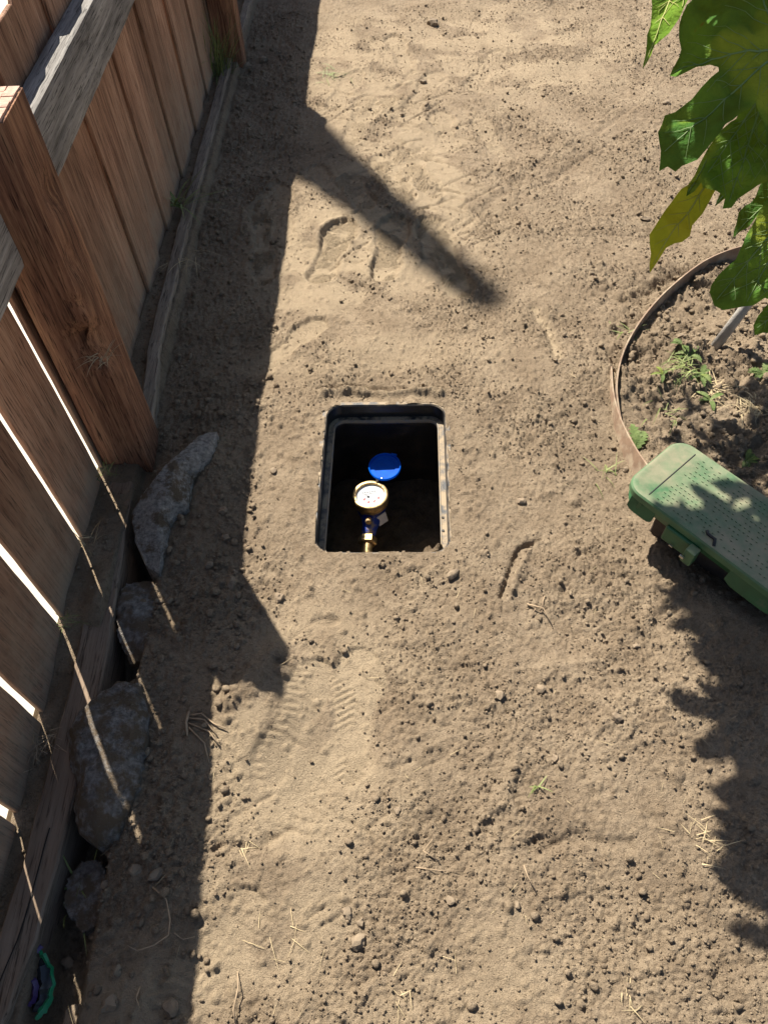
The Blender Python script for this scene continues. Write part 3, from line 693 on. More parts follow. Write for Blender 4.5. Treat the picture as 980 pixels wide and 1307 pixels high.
def vshell(name, prof, mat, parent, r0=.040, closed=True, a0=0, a1=1):
    vs, fs = [], []; n = 10; tot = 4 * n
    for ins, z in prof:
        w, l = VW / 2 - ins, VL / 2 - ins; r = max(r0 - ins * .7, .006)
        for sx_, sy_, aa in ((1, 1, 0), (-1, 1, 90), (-1, -1, 180), (1, -1, 270)):
            for k in range(n):
                a = math.radians(aa + 90 * k / (n - 1)); vs.append(vp(sx_ * (l - r) + r * math.cos(a), sy_ * (w - r) + r * math.sin(a), z))
    for i in range(len(prof) - 1):
        for k in range(tot): fs.append((tot * i + k, tot * i + (k + 1) % tot, tot * i + tot + (k + 1) % tot, tot * i + tot + k))
    if closed: e = tot * (len(prof) - 1); fs.append(tuple(e + k for k in range(tot)))
    return autosmooth(mesh(name, vs, fs, mat, parent), 35)
lidv = vshell('lid', [(.004, zl - .022), (.0, zl - .020), (.0, zl - .004), (.003, zl), (.010, zl + .001), (.016, zl - .001)], GRN, vb)
bp = MB()                                                           # raised studs in rows
for i in range(36):
    for j in range(14):
        if random.random() < .3: continue
        a, b = -VL / 2 + .075 + i * .0105, -VW / 2 + .022 + j * (VW - .044) / 13
        if a > VL / 2 - .02: continue
        c0 = vp(a + (.005 if j % 2 else 0), b, zl + .0002); bp.box(c0, (.0040, .0018, .0014), Matrix.Rotation(ang, 3, 'Z'))
so_ = bp.build('stud', GRN, lidv); so_['kind'] = 'stuff'
MB().box(vp(-VL / 2 + .055, 0, zl - .0012), (.0016, VW - .034, .003), Matrix.Rotation(ang, 3, 'Z')).build('seam', INNER, lidv)
# finger notch
nt_ = MB().tube([vp(-.035, -VW / 2 + .030, zl + .0005), vp(-.030, -VW / 2 + .024, zl + .001), vp(-.012, -VW / 2 + .024, zl + .001), vp(-.004, -VW / 2 + .008, zl + .0005)], .0035, 8)
nt_.build('notch', INNER, lidv, True)
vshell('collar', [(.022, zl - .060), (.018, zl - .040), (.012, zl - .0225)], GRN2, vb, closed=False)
vshell('body', [(.072, -.12), (.072, .05), (.068, zl - .040)], BODY, vb, closed=False)
def skirt(a0, a1, z0, z1, out, nm='skirt', side=-1, mat=GRN2):
    vs, fs = [], []; N = 8
    for k in range(N + 1):
        a = a0 + (a1 - a0) * k / N; s = (k / N - .5) * 2
        lowz = z0 + (abs(s) ** 6) * (z1 - z0) * .25
        for (b, z) in ((side * (VW / 2 - .004), z1), (side * (VW / 2 + out), lowz), (side * (VW / 2 + out - .004), lowz), (side * (VW / 2 - .009), z1)):
            vs.append(vp(a, b, z))
    for k in range(N):
        for q in range(4): fs.append((4 * k + q, 4 * k + (q + 1) % 4, 4 * k + 4 + (q + 1) % 4, 4 * k + 4 + q))
    fs += [(3, 2, 1, 0), tuple(4 * N + q for q in range(4))]
    return autosmooth(mesh(nm, vs, fs, mat, vb), 40)
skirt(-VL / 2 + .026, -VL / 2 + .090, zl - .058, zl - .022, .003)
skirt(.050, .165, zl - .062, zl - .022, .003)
# rounded end skirt
vs, fs = [], []; N = 14
for k in range(N + 1):
    b = -VW / 2 + .0 + (VW * .52) * k / N; e = -VL / 2 - .010 + .05 * (1 - k / N) ** 3
    for (a_, z_) in ((e + .012, zl - .022), (e, zl - .060), (e + .005, zl - .060), (e + .018, zl - .022)): vs.append(vp(a_, b, z_))
for k in range(N):
    for q in range(4): fs.append((4 * k + q, 4 * k + (q + 1) % 4, 4 * k + 4 + (q + 1) % 4, 4 * k + 4 + q))
fs += [(3, 2, 1, 0), tuple(4 * N + q for q in range(4))]
autosmooth(mesh('end_skirt', vs, fs, GRN2, vb), 40)
# latch block and its bright clip
rotv = TILT @ Matrix.Rotation(ang, 3, 'Z')
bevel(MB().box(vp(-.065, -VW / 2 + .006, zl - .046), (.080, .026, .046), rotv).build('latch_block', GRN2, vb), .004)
lt = bevel(MB().box(vp(-.030, -VW / 2 - .014, zl - .042), (.024, .024, .044), rotv).build('latch', GRN, vb), .003)
MB().box(vp(-.040, -VW / 2 - .030, zl - .044), (.010, .004, .006), rotv).build('clip', STEEL, lt)
MB().box(vp(-.075, -VW / 2 - .012, zl - .060), (.009, .004, .003), rotv).build('clip', STEEL, lt)

# ================================================================== GARDEN EDGING
EDGE = plain('brown_edging', (.22, .145, .095), .75, 0, var=.22, scale=35, dust=(.33, .26, .18), dscale=22, dlo=.45, dhi=.62)
def strip(pix, heights, lean, label, th=.004):
    P = [GG(*p) for p in pix]; N = 60; vs, fs = [], []
    def cat(i, u):
        p0, p1, p2, p3 = P[max(i - 1, 0)], P[i], P[i + 1], P[min(i + 2, len(P) - 1)]
        return .5 * ((2 * p1) + (p2 - p0) * u + (2 * p0 - 5 * p1 + 4 * p2 - p3) * u * u + (3 * p1 - p0 - 3 * p2 + p3) * u ** 3)
    pts = []
    for k in range(N + 1):
        s = k / N * (len(P) - 1); i = min(int(s), len(P) - 2); pts.append(cat(i, s - i))
    for k, p in enumerate(pts):
        t = (pts[min(k + 1, N)] - pts[max(k - 1, 0)]); t.z = 0; t.normalize(); n_ = Vector((t.y, -t.x, 0))
        h = float(np.interp(k / N, np.linspace(0, 1, len(heights)), heights)); l = float(np.interp(k / N, np.linspace(0, 1, len(lean)), lean))
        b_ = Vector((p.x, p.y, -.05 + float(fall(np.float64(p.y))))); tp = Vector((p.x, p.y, p.z + h)) + n_ * l
        for q in (b_ - n_ * th / 2, b_ + n_ * th / 2, tp + n_ * th / 2 , tp - n_ * th / 2): vs.append(q)
    for k in range(N):
        for q in range(4): fs.append((4 * k + q, 4 * k + (q + 1) % 4, 4 * k + 4 + (q + 1) % 4, 4 * k + 4 + q))
    fs += [(3, 2, 1, 0), tuple(4 * N + q for q in range(4))]
    o = autosmooth(mesh('edging_strip', vs, fs, EDGE), 40); return tag(o, label, 'garden edging')
strip([(1075, 355), (1010, 325), (952, 328), (900, 345), (855, 378), (822, 412), (797, 452), (787, 492), (790, 530), (800, 565)], [.045, .045, .045, .042, .04, .034, .028, .022, .018, .012], [.004] * 4, 'long curved brown edging strip round the top of the bed')
strip([(778, 470), (777, 505), (781, 545), (793, 585), (812, 622), (835, 655)], [.008, .02, .035, .05, .058, .058], [-.002, -.008, -.018, -.024, -.026], 'short brown edging strip leaning outwards beside the green box')

# ================================================================== BROAD-LEAVED TREE
def leaf_mat(name, c0, c1, c2, trans, yellow, tw=.26):
    m, t, b = new_mat(name); v = coords(t, (1, 1, 1), True)
    n1 = noise(t, v, 14, 5, .6); n2 = noise(t, v, 60, 4, .6); n3 = noise(t, v, 7.5, 3, .5)
    c = ramp(t, n1, [(.36, c0), (.5, c1), (.66, c2)])
    yf = ramp(t, n3, [(.56, (0, 0, 0)), (.66, (.85, .85, .85))])
    c = mix(t, yf, c, yellow)
    br = nd(t, 'ShaderNodeTexNoise', Scale=20.0, Detail=2.0); t.links.new(v, br.inputs['Vector'])
    c = mix(t, ramp(t, br.outputs['Fac'], [(.735, (0, 0, 0)), (.76, (1, 1, 1))]), c, (.16, .07, .02))
    t.links.new(c, b.inputs['Base Color']); b.inputs['Roughness'].default_value = .72; b.inputs['Specular IOR Level'].default_value = .04
    vo = nd(t, 'ShaderNodeTexVoronoi', feature='DISTANCE_TO_EDGE', Scale=75.0); t.links.new(v, vo.inputs['Vector'])
    e = ramp(t, vo.outputs['Distance'], [(0, (0, 0, 0)), (.09, (1, 1, 1))])
    p = bump(t, b, e, .0012, .5); bump(t, b, n2, .009, .7, p)
    tr = nd(t, 'ShaderNodeBsdfTranslucent'); ct = mix(t, .55, c, trans); t.links.new(ct, tr.inputs['Color'])
    ms = nd(t, 'ShaderNodeMixShader'); ms.inputs[0].default_value = tw
    t.links.new(b.outputs[0], ms.inputs[1]); t.links.new(tr.outputs[0], ms.inputs[2]); t.links.new(ms.outputs[0], t.nodes['Material Output'].inputs['Surface'])
    return m
LEAF = leaf_mat('leaf_green', (.022, .068, .016), (.048, .125, .024), (.10, .205, .028), (.40, .58, .04), (.27, .30, .035))
LEAF_BACKLIT = leaf_mat('leaf_backlit', (.12, .16, .015), (.19, .225, .020), (.27, .27, .03), (.62, .62, .04), (.45, .42, .03), .6)  # sun shining through the leaf is put into this yellow-green
LEAFB = leaf_mat('leaf_sunlit', (.085, .165, .020), (.125, .225, .025), (.19, .29, .035), (.40, .55, .04), (.30, .32, .04))  # brighter copy of the leaf green, with sunlight put into its colour
VEINY = plain('leaf_vein_pale', (.30, .31, .06), .6, 0, var=.1)
VEIN = plain('leaf_vein', (.17, .25, .08), .6, 0, var=.1)
BARK = plain('pale_bark', (.33, .31, .28), .85, 0, var=.25, scale=40, bumpd=.002)
PET = plain('petiole_green', (.17, .22, .07), .6, 0, var=.2)
TB = GG(910, 441); TB = Vector((TB.x, TB.y, TB.z - .03))
tree = empty('broad_leaved_tree', TB, 'young tree with pale stem and big lobed green leaves at right', 'tree')
T1 = TB + Vector((.10, .02, .30)); T2 = TB + Vector((.16, .05, .70)); T3 = TB + Vector((.14, .06, 1.15)); T4 = TB + Vector((.06, .05, 1.6))
MB().tube([TB, TB.lerp(T1, .5), T1, T1.lerp(T2, .5), T2, T3, T4], [.0150, .0140, .0135, .0125, .012, .010, .006], 14).build('trunk', BARK, tree, True)
def make_leaf(poly, tips, origin, X, Yv, Nn, mat, seed, droop=.35, cup=.10, sp=.008):
    """poly / tips in metres in the leaf's own plane, petiole end at (0, 0)"""
    # smooth the outline a little: cut corners with small teeth left in
    n0 = len(poly); pts = [Vector(p) for p in poly]
    xs = [p[0] for p in poly]; ys = [p[1] for p in poly]; inner = []
    yy = min(ys); r = 0
    while yy < max(ys):
        xx = min(xs) + (sp / 2 if r % 2 else 0)
        while xx < max(xs):
            if pip((xx, yy), poly): inner.append(Vector((xx + random.uniform(-.001, .001), yy + random.uniform(-.001, .001))))
            xx += sp
        yy += sp * .866; r += 1
    edges = [(i, (i + 1) % n0) for i in range(n0)]
    v2, _, fc, *_ = delaunay_2d_cdt(pts + inner, edges, [], 1, 1e-5)
    L = max(math.hypot(*p) for p in poly)
    def w(p):
        d = min([abs(p[0] * t[1] - p[1] * t[0]) / math.hypot(*t) if p[0] * t[0] + p[1] * t[1] > 0 else math.hypot(*p) for t in tips])
        rr = math.hypot(*p)
        z = -droop * rr * rr / L * .5 + cup * 1.8 * d * (1 - .3 * rr / L)
        z += .019 * float(pnoise(np.array(p[0] * 15), np.array(p[1] * 15), seed)) * min(1, rr / (.25 * L)) + .006 * float(pnoise(np.array(p[0] * 44), np.array(p[1] * 48), seed + 1))
        return z
    def to3(p, lift=0.0): return origin + X * p[0] + Yv * p[1] + Nn * (w(p) + lift)
    lf = mesh('leaf', [to3(p) for p in v2], fc, mat, tree, True)
    vm = MB()
    for t in tips:
        tv = Vector(t); side = Vector((-tv.y, tv.x)).normalized(); N = 12
        q = [to3(tv * (k / N * .97), .0016) for k in range(N + 1)]
        vm.tube(q, [.0017 * (1 - .8 * k / N) + .0003 for k in range(N + 1)], 5, False)
        for s_ in (.2, .34, .48, .62, .76):
            for sg in (-1, 1):
                a = tv * s_; d = (tv.normalized() * .75 + side * sg * .66).normalized(); mlen = 0
                while mlen < .10 and pip(a + d * (mlen + .006), poly): mlen += .004
                mlen *= .86
                if mlen > .012: vm.tube([to3(a + d * mlen * k / 5, .0016) for k in range(6)], [.0008 * (1 - .6 * k / 5) for k in range(6)], 4, False)
    vm.build('vein', VEINY if mat in (LEAF_BACKLIT, LEAFB) else VEIN, lf, True)
    return lf
def petiole(a, b):
    a, b = Vector(a), Vector(b); m = a.lerp(b, .5) + Vector((0, 0, .03))
    MB().tube([a, a.lerp(m, .5) + Vector((0, 0, .01)), m, m.lerp(b, .5) + Vector((0, 0, .008)), b], [.0042, .0038, .0034, .003, .0026], 7).build('petiole', PET, tree, True)
def subdiv_outline(poly, seed, amp=.0030):
    """small irregular teeth along a traced outline"""
    out = []; rnd = random.Random(seed)
    for i in range(len(poly)):
        a, b = Vector(poly[i]), Vector(poly[(i + 1) % len(poly)]); L = (b - a).length; k = max(1, int(L / .012)); n_ = Vector((b.y - a.y, a.x - b.x)).normalized()
        for j in range(k):
            s = j / k; p = a.lerp(b, s) + (n_ * (rnd.uniform(-.3, 1) * amp) if j else Vector((0, 0)))
            out.append((p.x, p.y))
    return out
def traced_leaf(pix, pet, tips, depth, nrm_, mat, seed, **kw):
    """leaf of real size on its own tilted plane through the petiole end"""
    O = Vector(GD(*pet, depth)); Nn = Vector(nrm_).normalized()
    def onp(px, py):
        r = Vector(ray(px, py)); return Vector(CAM) + r * ((O - Vector(CAM)).dot(Nn) / r.dot(Nn))
    X = (onp(*tips[0]) - O).normalized(); Yv = Nn.cross(X).normalized()
    f = lambda q: ((onp(*q) - O).dot(X), (onp(*q) - O).dot(Yv))
    return O, make_leaf(subdiv_outline([f(q) for q in pix], seed), [f(q) for q in tips], O, X, Yv, Nn, mat, seed, **kw)
B_ = [(890, -12), (871, 16), (867, 29), (873, 49), (871, 57), (863, 70), (858, 83), (865, 90), (875, 88), (891, 82), (906, 81), (917, 84), (917, 90), (906, 101), (886, 117), (865, 130), (852, 134), (843, 156), (847, 179), (847, 199), (857, 196), (867, 204),
      (875, 198), (896, 188), (906, 179), (925, 160), (945, 142), (965, 128), (978, 150), (985, 190), (1002, 186), (1012, 200), (1022, 176), (1040, 172), (1046, 140), (1075, 148), (1092, 120), (1078, 100), (1098, 70), (1078, 48), (1085, 10), (1060, 2), (1052, -36), (1028, -26), (1012, -70), (985, -52), (962, -92), (940, -60), (915, -62), (908, -30)]
O, _l = traced_leaf(B_, (1000, 62), [(847, 185), (860, 80), (940, -75), (1012, 190), (1085, 115), (1070, 0)], 1.20, (-.12, -.42, .9), LEAF, 210); petiole(T2, O)
A_ = [(840, -70), (832, -20), (832, 0), (830, 16), (824, 44), (820, 62), (831, 47), (835, 36), (846, 32), (854, 29), (867, 16), (873, 0), (882, -20), (900, -30), (905, -60), (890, -90), (870, -80)]
O, _l = traced_leaf(A_, (884, -70), [(821, 60), (870, 5), (845, -60)], 1.16, (-.25, -.2, .95), LEAFB, 220, droop=.25); petiole(T3, O)
C_ = [(976, 96), (955, 128), (943, 144), (927, 159), (909, 180), (906, 198), (899, 218), (902, 229), (919, 235), (931, 242), (930, 253), (941, 253), (948, 243), (960, 237), (971, 231), (985, 226), (1000, 238), (1012, 226), (1030, 214), (1034, 190), (1052, 165), (1046, 140), (1020, 108)]
O, _l = traced_leaf(C_, (978, 112), [(936, 250), (905, 215), (1000, 232), (1045, 155)], 1.30, (-.1, -.5, .86), LEAF, 230); petiole(T2, O)
D_ = [(912, 205), (899, 225), (878, 237), (862, 250), (844, 276), (834, 288), (828, 294), (829, 312), (827, 333), (839, 321), (849, 309), (860, 305), (870, 302), (880, 294), (883, 281), (896, 270), (906, 257), (919, 235), (934, 214), (926, 200)]
O, _l = traced_leaf(D_, (925, 206), [(829, 328)], 1.34, (-.35, -.5, .8), LEAF_BACKLIT, 240, droop=.5, cup=.16); petiole(T1.lerp(T2, .7), O)
E_ = [(875, 238), (878, 224), (891, 208), (906, 187), (924, 170), (936, 178), (925, 196), (912, 206), (899, 222), (886, 234)]
O, _l = traced_leaf(E_, (930, 172), [(876, 236)], 1.36, (-.3, -.1, .95), LEAF, 250); petiole(T2, O)
E2_ = [(912, 260), (915, 250), (922, 237), (934, 226), (932, 238), (926, 246), (919, 253)]
O, _l = traced_leaf(E2_, (934, 228), [(912, 259)], 1.38, (-.3, -.2, .95), LEAF, 255); petiole(T1.lerp(T2, .6), O)
F_ = [(1000, 220), (985, 229), (969, 237), (964, 250), (958, 257), (950, 262), (943, 268), (941, 280), (938, 295), (946, 289), (956, 286), (962, 278), (970, 268), (985, 254), (1004, 246), (1016, 232)]
O, _l = traced_leaf(F_, (1012, 224), [(939, 293)], 1.45, (-.2, -.35, .9), LEAF, 260); petiole(T2, O)
G_ = [(1010, 236), (990, 248), (978, 256), (968, 270), (958, 290), (949, 308), (942, 325), (933, 332), (926, 337), (915, 350), (913, 358), (917, 366), (919, 376), (932, 381), (945, 379), (958, 376), (970, 377), (982, 371), (1000, 378), (1012, 362), (1030, 355), (1036, 330), (1052, 318), (1046, 285), (1040, 250)]
O, _l = traced_leaf(G_, (1020, 256), [(919, 372), (960, 375), (1005, 372), (1046, 310)], 1.42, (-.15, -.45, .88), LEAF, 270, droop=.5); petiole(T1.lerp(T2, .5), O)
H_ = [(1010, 376), (990, 382), (978, 390), (968, 401), (962, 413), (965, 424), (976, 421), (988, 424), (1004, 418), (1018, 402), (1022, 384)]
O, _l = traced_leaf(H_, (1018, 380), [(965, 418)], 1.50, (-.2, -.4, .9), LEAF, 280); petiole(T1.lerp(T2, .3), O)
def palmate(size, seed):
    rnd = random.Random(seed); P = []; tips = []
    lob = [(-128, .62), (-66, .86), (0, 1.0), (66, .86), (128, .62)]
    for i, (a, l) in enumerate(lob):
        a += rnd.uniform(-7, 7); l *= rnd.uniform(.9, 1.08); ar = math.radians(a); d = Vector((math.sin(ar), math.cos(ar))); s = Vector((d.y, -d.x))
        tips.append(tuple(d * l * size))
        prof = [(.42, -.19), (.52, -.245), (.56, -.20), (.68, -.235), (.73, -.165), (.84, -.165), (.88, -.09), (1.0, 0), (.89, .085), (.83, .17), (.74, .16), (.67, .24), (.57, .20), (.51, .25), (.42, .19)]
        for t, q in prof: P.append(tuple((d * t + s * q * (.9 if l > .7 else .72)) * l * size))
        if i < 4:
            b = math.radians((lob[i][0] + lob[i + 1][0]) / 2); P.append((math.sin(b) * .30 * size, math.cos(b) * .30 * size))
    P.append((.03 * size, -.10 * size)); P.append((0, 0.0)); P.append((-.03 * size, -.10 * size))
    return P, tips
S1 = SUN / SUN.z
def shade_leaf(px, py, zc, size, seed, yaw, z0=0.0, mat=LEAF, src=None):
    """a leaf up in the crown; (px, py) is where its shadow lands"""
    c = Vector(G(px, py, z0)) + S1 * (zc - z0)
    Nn = (Vector((random.uniform(-.2, .2), random.uniform(-.35, .1), 1)) + SUN * .5).normalized()
    Yv = Vector((math.cos(yaw), math.sin(yaw), 0)); Yv = (Yv - Nn * Yv.dot(Nn)).normalized(); X = Yv.cross(Nn).normalized()
    P, tips = palmate(size, seed); make_leaf(P, tips, c - Yv * size * .3, X, Yv, Nn, mat, seed, sp=.018)
    petiole(src if src else T3, c - Yv * size * .3)
random.seed(21)
BR1 = T3.lerp(T4, .3); BR2 = Vector((.52, 1.52, 1.42)); BR3 = Vector((.22, 1.42, 1.36))
MB().tube([BR1, BR1.lerp(BR2, .5) + Vector((0, 0, .04)), BR2, BR2.lerp(BR3, .5), BR3], [.008, .007, .006, .005, .004], 9).build('branch', BARK, tree, True)
BR4 = Vector((.45, 1.95, 1.30)); MB().tube([T3, T3.lerp(BR4, .5) + Vector((0, 0, .04)), BR4], [.008, .0065, .005], 9).build('branch', BARK, tree, True)
for (px, py, zc, s_, yaw) in ((920, 925, 1.24, .13, 2.6), (975, 880, 1.30, .16, 1.0), (955, 1010, 1.26, .12, 3.4), (1010, 985, 1.34, .17, 2.0), (985, 1095, 1.28, .125, 3.0), (1030, 1130, 1.36, .16, 4.0), (1000, 1185, 1.30, .11, 3.6),
                              (925, 855, 1.28, .10, 3.9), (1060, 1040, 1.40, .17, .6)):
    shade_leaf(px, py, zc, s_, int(px + py), yaw, src=BR3.lerp(BR2, random.uniform(0, .8)))
for (px, py, zc, s_, yaw) in ((900, 650, 1.16, .125, 2.7), (945, 690, 1.22, .15, 3.4), (975, 640, 1.20, .11, 1.4), (960, 720, 1.3, .12, 2.2), (990, 690, 1.18, .12, 2.8)):
    shade_leaf(px, py, zc, s_, int(px + py), yaw, z0=.2, src=BR4)
for (px, py, zc, s_, yaw) in ((965, 560, 1.12, .15, 2.4), (1005, 520, 1.16, .16, 1.2), (1020, 610, 1.2, .17, 3.0), (880, 520, 1.14, .065, 4.0), (835, 510, 1.18, .045, 4.2), (925, 835, 1.25, .09, 2.9), (975, 800, 1.2, .12, 1.9), (945, 770, 1.32, .09, 3.3), (985, 930, 1.22, .13, 2.5), (990, 1040, 1.22, .13, 3.1), (960, 1065, 1.38, .09, 2.6), (985, 740, 1.25, .12, 3.0), (858, 768, 1.34, .060, 2.4), (885, 795, 1.26, .085, 3.6), (900, 780, 1.38, .08, 1.0), (915, 825, 1.32, .095, 2.0), (940, 800, 1.28, .10, 2.7), (930, 850, 1.42, .10, 3.3), (955, 850, 1.24, .10, 1.5), (975, 1150, 1.24, .10, 2.8), (960, 1110, 1.40, .10, 3.2), (985, 1195, 1.40, .10, 3.0), (935, 960, 1.34, .10, 3.2), (945, 920, 1.42, .11, 2.4), (960, 1030, 1.30, .10, 2.9), (930, 610, 1.3, .12, 2.9), (985, 600, 1.26, .15, 3.4), (905, 560, 1.22, .09, 2.2), (960, 500, 1.3, .09, 3.9), (985, 560, 1.2, .12, 1.7), (860, 560, 1.25, .06, 3.0)):  # includes unseen leaves added to fill in the valve box's shadow
    shade_leaf(px, py, zc, s_, int(px + py), yaw, src=BR4)
for (px, py, zc, s_, yaw) in ((960, 70, 1.30, .17, 2.5), (1010, 160, 1.22, .16, 3.4), (990, 300, 1.15, .13, 2.9), (885, 130, 1.10, .075, 2.4), (885, 60, 1.16, .075, 2.0)):   # unseen leaves added to shade those in view
    c = Vector(GD(px, py, 1.25)); q = c + S1 * (zc - c.z)
    Nn = (Vector((0, -.1, 1)) + SUN * .4).normalized(); Yv = Vector((math.cos(yaw), math.sin(yaw), 0)); Yv = (Yv - Nn * Yv.dot(Nn)).normalized(); X = Yv.cross(Nn).normalized()
    P, tips = palmate(s_, px); make_leaf(P, tips, q - Yv * s_ * .3, X, Yv, Nn, LEAF, px, sp=.018); petiole(T3, q - Yv * s_ * .3)

# ================================================================== STONES, CLODS, STRAW
def ico(sub):
    bm = bmesh.new(); bmesh.ops.create_icosphere(bm, subdivisions=sub, radius=1.0)
    V = np.array([v.co[:] for v in bm.verts]); Fc = np.array([[v.index for v in f.verts] for f in bm.faces]); bm.free(); return V, Fc
I1, I2, I3 = ico(1), ico(2), ico(3)
def lump(base_, seed, amp=.28):
    V, Fc = base_; r = np.random.default_rng(seed); D_ = r.normal(size=(9, 3)); D_ /= np.linalg.norm(D_, axis=1)[:, None]; k = np.ones(len(V))
    for d in D_: k -= amp * .55 * np.clip(V @ d - .45, 0, 1) * r.uniform(.3, 1.6)
    k += r.normal(size=len(V)) * amp * .18
    return V * k[:, None]
def rotm(r):
    q = r.normal(size=4); q /= np.linalg.norm(q); w, x, y, z = q
    return np.array([[1 - 2 * (y * y + z * z), 2 * (x * y - z * w), 2 * (x * z + y * w)], [2 * (x * y + z * w), 1 - 2 * (x * x + z * z), 2 * (y * z - x * w)], [2 * (x * z - y * w), 2 * (y * z + x * w), 1 - 2 * (x * x + y * y)]])
def scatter(name, base_, n, r0, r1, power, xr, yr, avoid, label, seed, dens=None, sink=.25):
    r = np.random.default_rng(seed); T = [lump(base_, seed + k, .50) for k in range(10)]; VV, FF = [], []; cnt_ = 0
    while cnt_ < n:
        x = r.uniform(*xr); y = yr[0] + (yr[1] - yr[0]) * r.uniform() ** 1.35
        i, j = np.searchsorted(gx, x), np.searchsorted(gy, y)
        if r.uniform() < packed[j, i] * avoid or box_sd(x, y) < .012: continue
        if dens is not None and r.uniform() > dens(x, y): cnt_ += .15; continue
        rad = r0 * (r1 / r0) ** (r.uniform() ** power)
        V = (T[r.integers(10)] * r.uniform(.7, 1.2, 3)) @ rotm(r).T * rad
        V[:, 2] *= .8; VV.append(V + np.array([x, y, hz(x, y) + rad * (.75 - sink * 2 * r.uniform())])); FF.append(base_[1] + len(base_[0]) * (len(VV) - 1)); cnt_ += 1
    o = big_mesh(name, np.concatenate(VV), np.concatenate(FF), CLOD, smooth=False)
    return tag(o, label, kind='stuff')
def dens_main(x, y): return float(np.clip(.12 + 1.5 * (pnoise(np.array(x * 4.1), np.array(y * 4.1), 8) + .30) + .25 * (x > .15), .08, 1))
scatter('fine_grit', I1, 56000, .0014, .0042, 1.7, (-.64, 1.9), (-.05, 4.6), .85, 'fine crumbs of dry soil scattered over the ground', 300, dens_main)
scatter('soil_clods', I2, 2900, .0038, .0100, 2.6, (-.62, 1.9), (-.05, 4.6), .97, 'small round clods of dry soil scattered over the ground', 310, dens_main)
scatter('shaded_clods', I2, 1100, .0035, .012, 2.4, (-.62, -.34), (.0, 4.6), .8, 'clods lying in the strip shaded by the fence', 320)
scatter('bed_clods', I2, 1300, .003, .012, 2.4, (.66, 1.35), (1.12, 2.08), .5, 'lumpy clods of turned soil inside the edged bed', 330, lambda x, y: float(math.hypot(x - BEDC[0], y - BEDC[1]) < BEDR - .02))
scatter('sill_soil', I1, 700, .002, .007, 1.5, (-.735, -.67), (.0, 4.0), 0, 'crumbs of earth lying between the pickets and the timber', 340)
STONE = plain('brown_stone', (.20, .15, .10), .9, 0, var=.3, scale=60, bumpd=.002, dust=(.25, .193, .13), dscale=30, dlo=.4, dhi=.65)
def stone(px, py, wpx, hpx, label, seed, name='stone', cat='stone', ang_=0.0, flat_=.7, group=None):
    p = GG(px, py); d = (p - Vector(CAM)).dot(Vector(RC @ [0, 0, 1])); a = wpx / FPX * d / 2; b = hpx / FPX * d / 2 / .85
    V = lump(I2, seed, .55) * np.array([a, b, min(a, b) * flat_ * 1.15]); c, s = math.cos(ang_), math.sin(ang_)
    V = V @ np.array([[c, s, 0], [-s, c, 0], [0, 0, 1]]); o = mesh(name, V + np.array([p.x, p.y, p.z + min(a, b) * flat_ * .35]), I2[1], STONE); autosmooth(o, 24)
    return tag(o, label, cat, group)
for args in ((458, 1203, 26, 18, 'oval pale stone lying alone near the bottom of the path', 401), (442, 1166, 17, 15, 'rounded clod just above the oval pale stone', 402), (461, 1177, 12, 10, 'small round pebble touching the oval stone group', 403),
             (554, 32, 17, 13, 'dark crumbly clod at the top of the path', 404), (578, 733, 22, 13, 'flat dark stone below the meter box corner', 405), (357, 762, 17, 12, 'brown clod left below the meter box', 406),
             (540, 105, 10, 9, 'small dark clod near the upper footprints', 407), (822, 281, 15, 9, 'pale pebble below the yellow leaf', 408), (850, 132, 12, 7, 'pale flat pebble beside the big leaf lobe', 409),
             (638, 886, 15, 13, 'round clod in the middle of the lower path', 410), (708, 968, 15, 12, 'pale round clod right of the lower path centre', 411), (785, 916, 17, 14, 'rounded clod near the leaf shadow tip', 412),
             (812, 1010 - 185, 12, 8, 'small clod beside the valve box shadow', 413), (660, 1156, 10, 9, 'small clod above the bottom straw', 414), (574, 1150, 13, 12, 'pale clod below the path centre', 415),
             (798, 600, 10, 9, 'pale pebble beside the dandelion leaf', 416), (665, 640, 16, 10, 'flat crumbly clod right of the meter box', 417), (349, 602, 11, 10, 'small clod in sun left of the meter box', 418),
             (508, 1035, 12, 10, 'round clod at the edge of the lower footprint', 419), (690, 880, 14, 12, 'pale clod among rubble right of the path', 420), (870, 640 - 210, 14, 11, 'grey clod inside the bed near the edging', 421)):
    stone(*args[:4], args[4], args[5], ang_=args[5] * .7)
for args in ((174, 1112, 20, 18, 'grey angular stone in shade below the boulder', 431), (200, 1118, 17, 22, 'grey stone with rough face right of the shaded angular stone', 432), (135, 1130, 14, 12, 'small dark stone beside the low flat stone', 433),
             (140, 1283, 26, 20, 'striped tan stone at the lower left', 434), (97, 1300, 38, 28, 'large dark stone at the bottom left edge', 435), (88, 1230, 20, 15, 'dark stone beside the green plastic scrap', 436), (218, 1285, 22, 22, 'dark clod at the bottom of the fence shadow', 437),
             (285, 652, 12, 13, 'grey clod in shade right of the concrete chunk', 438), (288, 686, 12, 10, 'small grey clod below another in the fence shade', 439), (296, 745, 15, 17, 'oval grey clod beside the shadow edge', 440),
             (186, 962, 17, 14, 'dark stone against the right side of the boulder', 441), (118, 1190, 20, 16, 'dark stone between timber and flat stone', 442), (150, 1240, 16, 14, 'dark clod near the dangling root', 443),
             (268, 722, 13, 10, 'dark clod in the shaded bank', 444), (316, 66 + 20, 13, 11, 'dark clod at the foot of the far post', 445), (335, 78, 13, 10, 'dark clod right of the far post', 446)):
    stone(*args[:4], args[4], args[5], ang_=args[5] * .9)

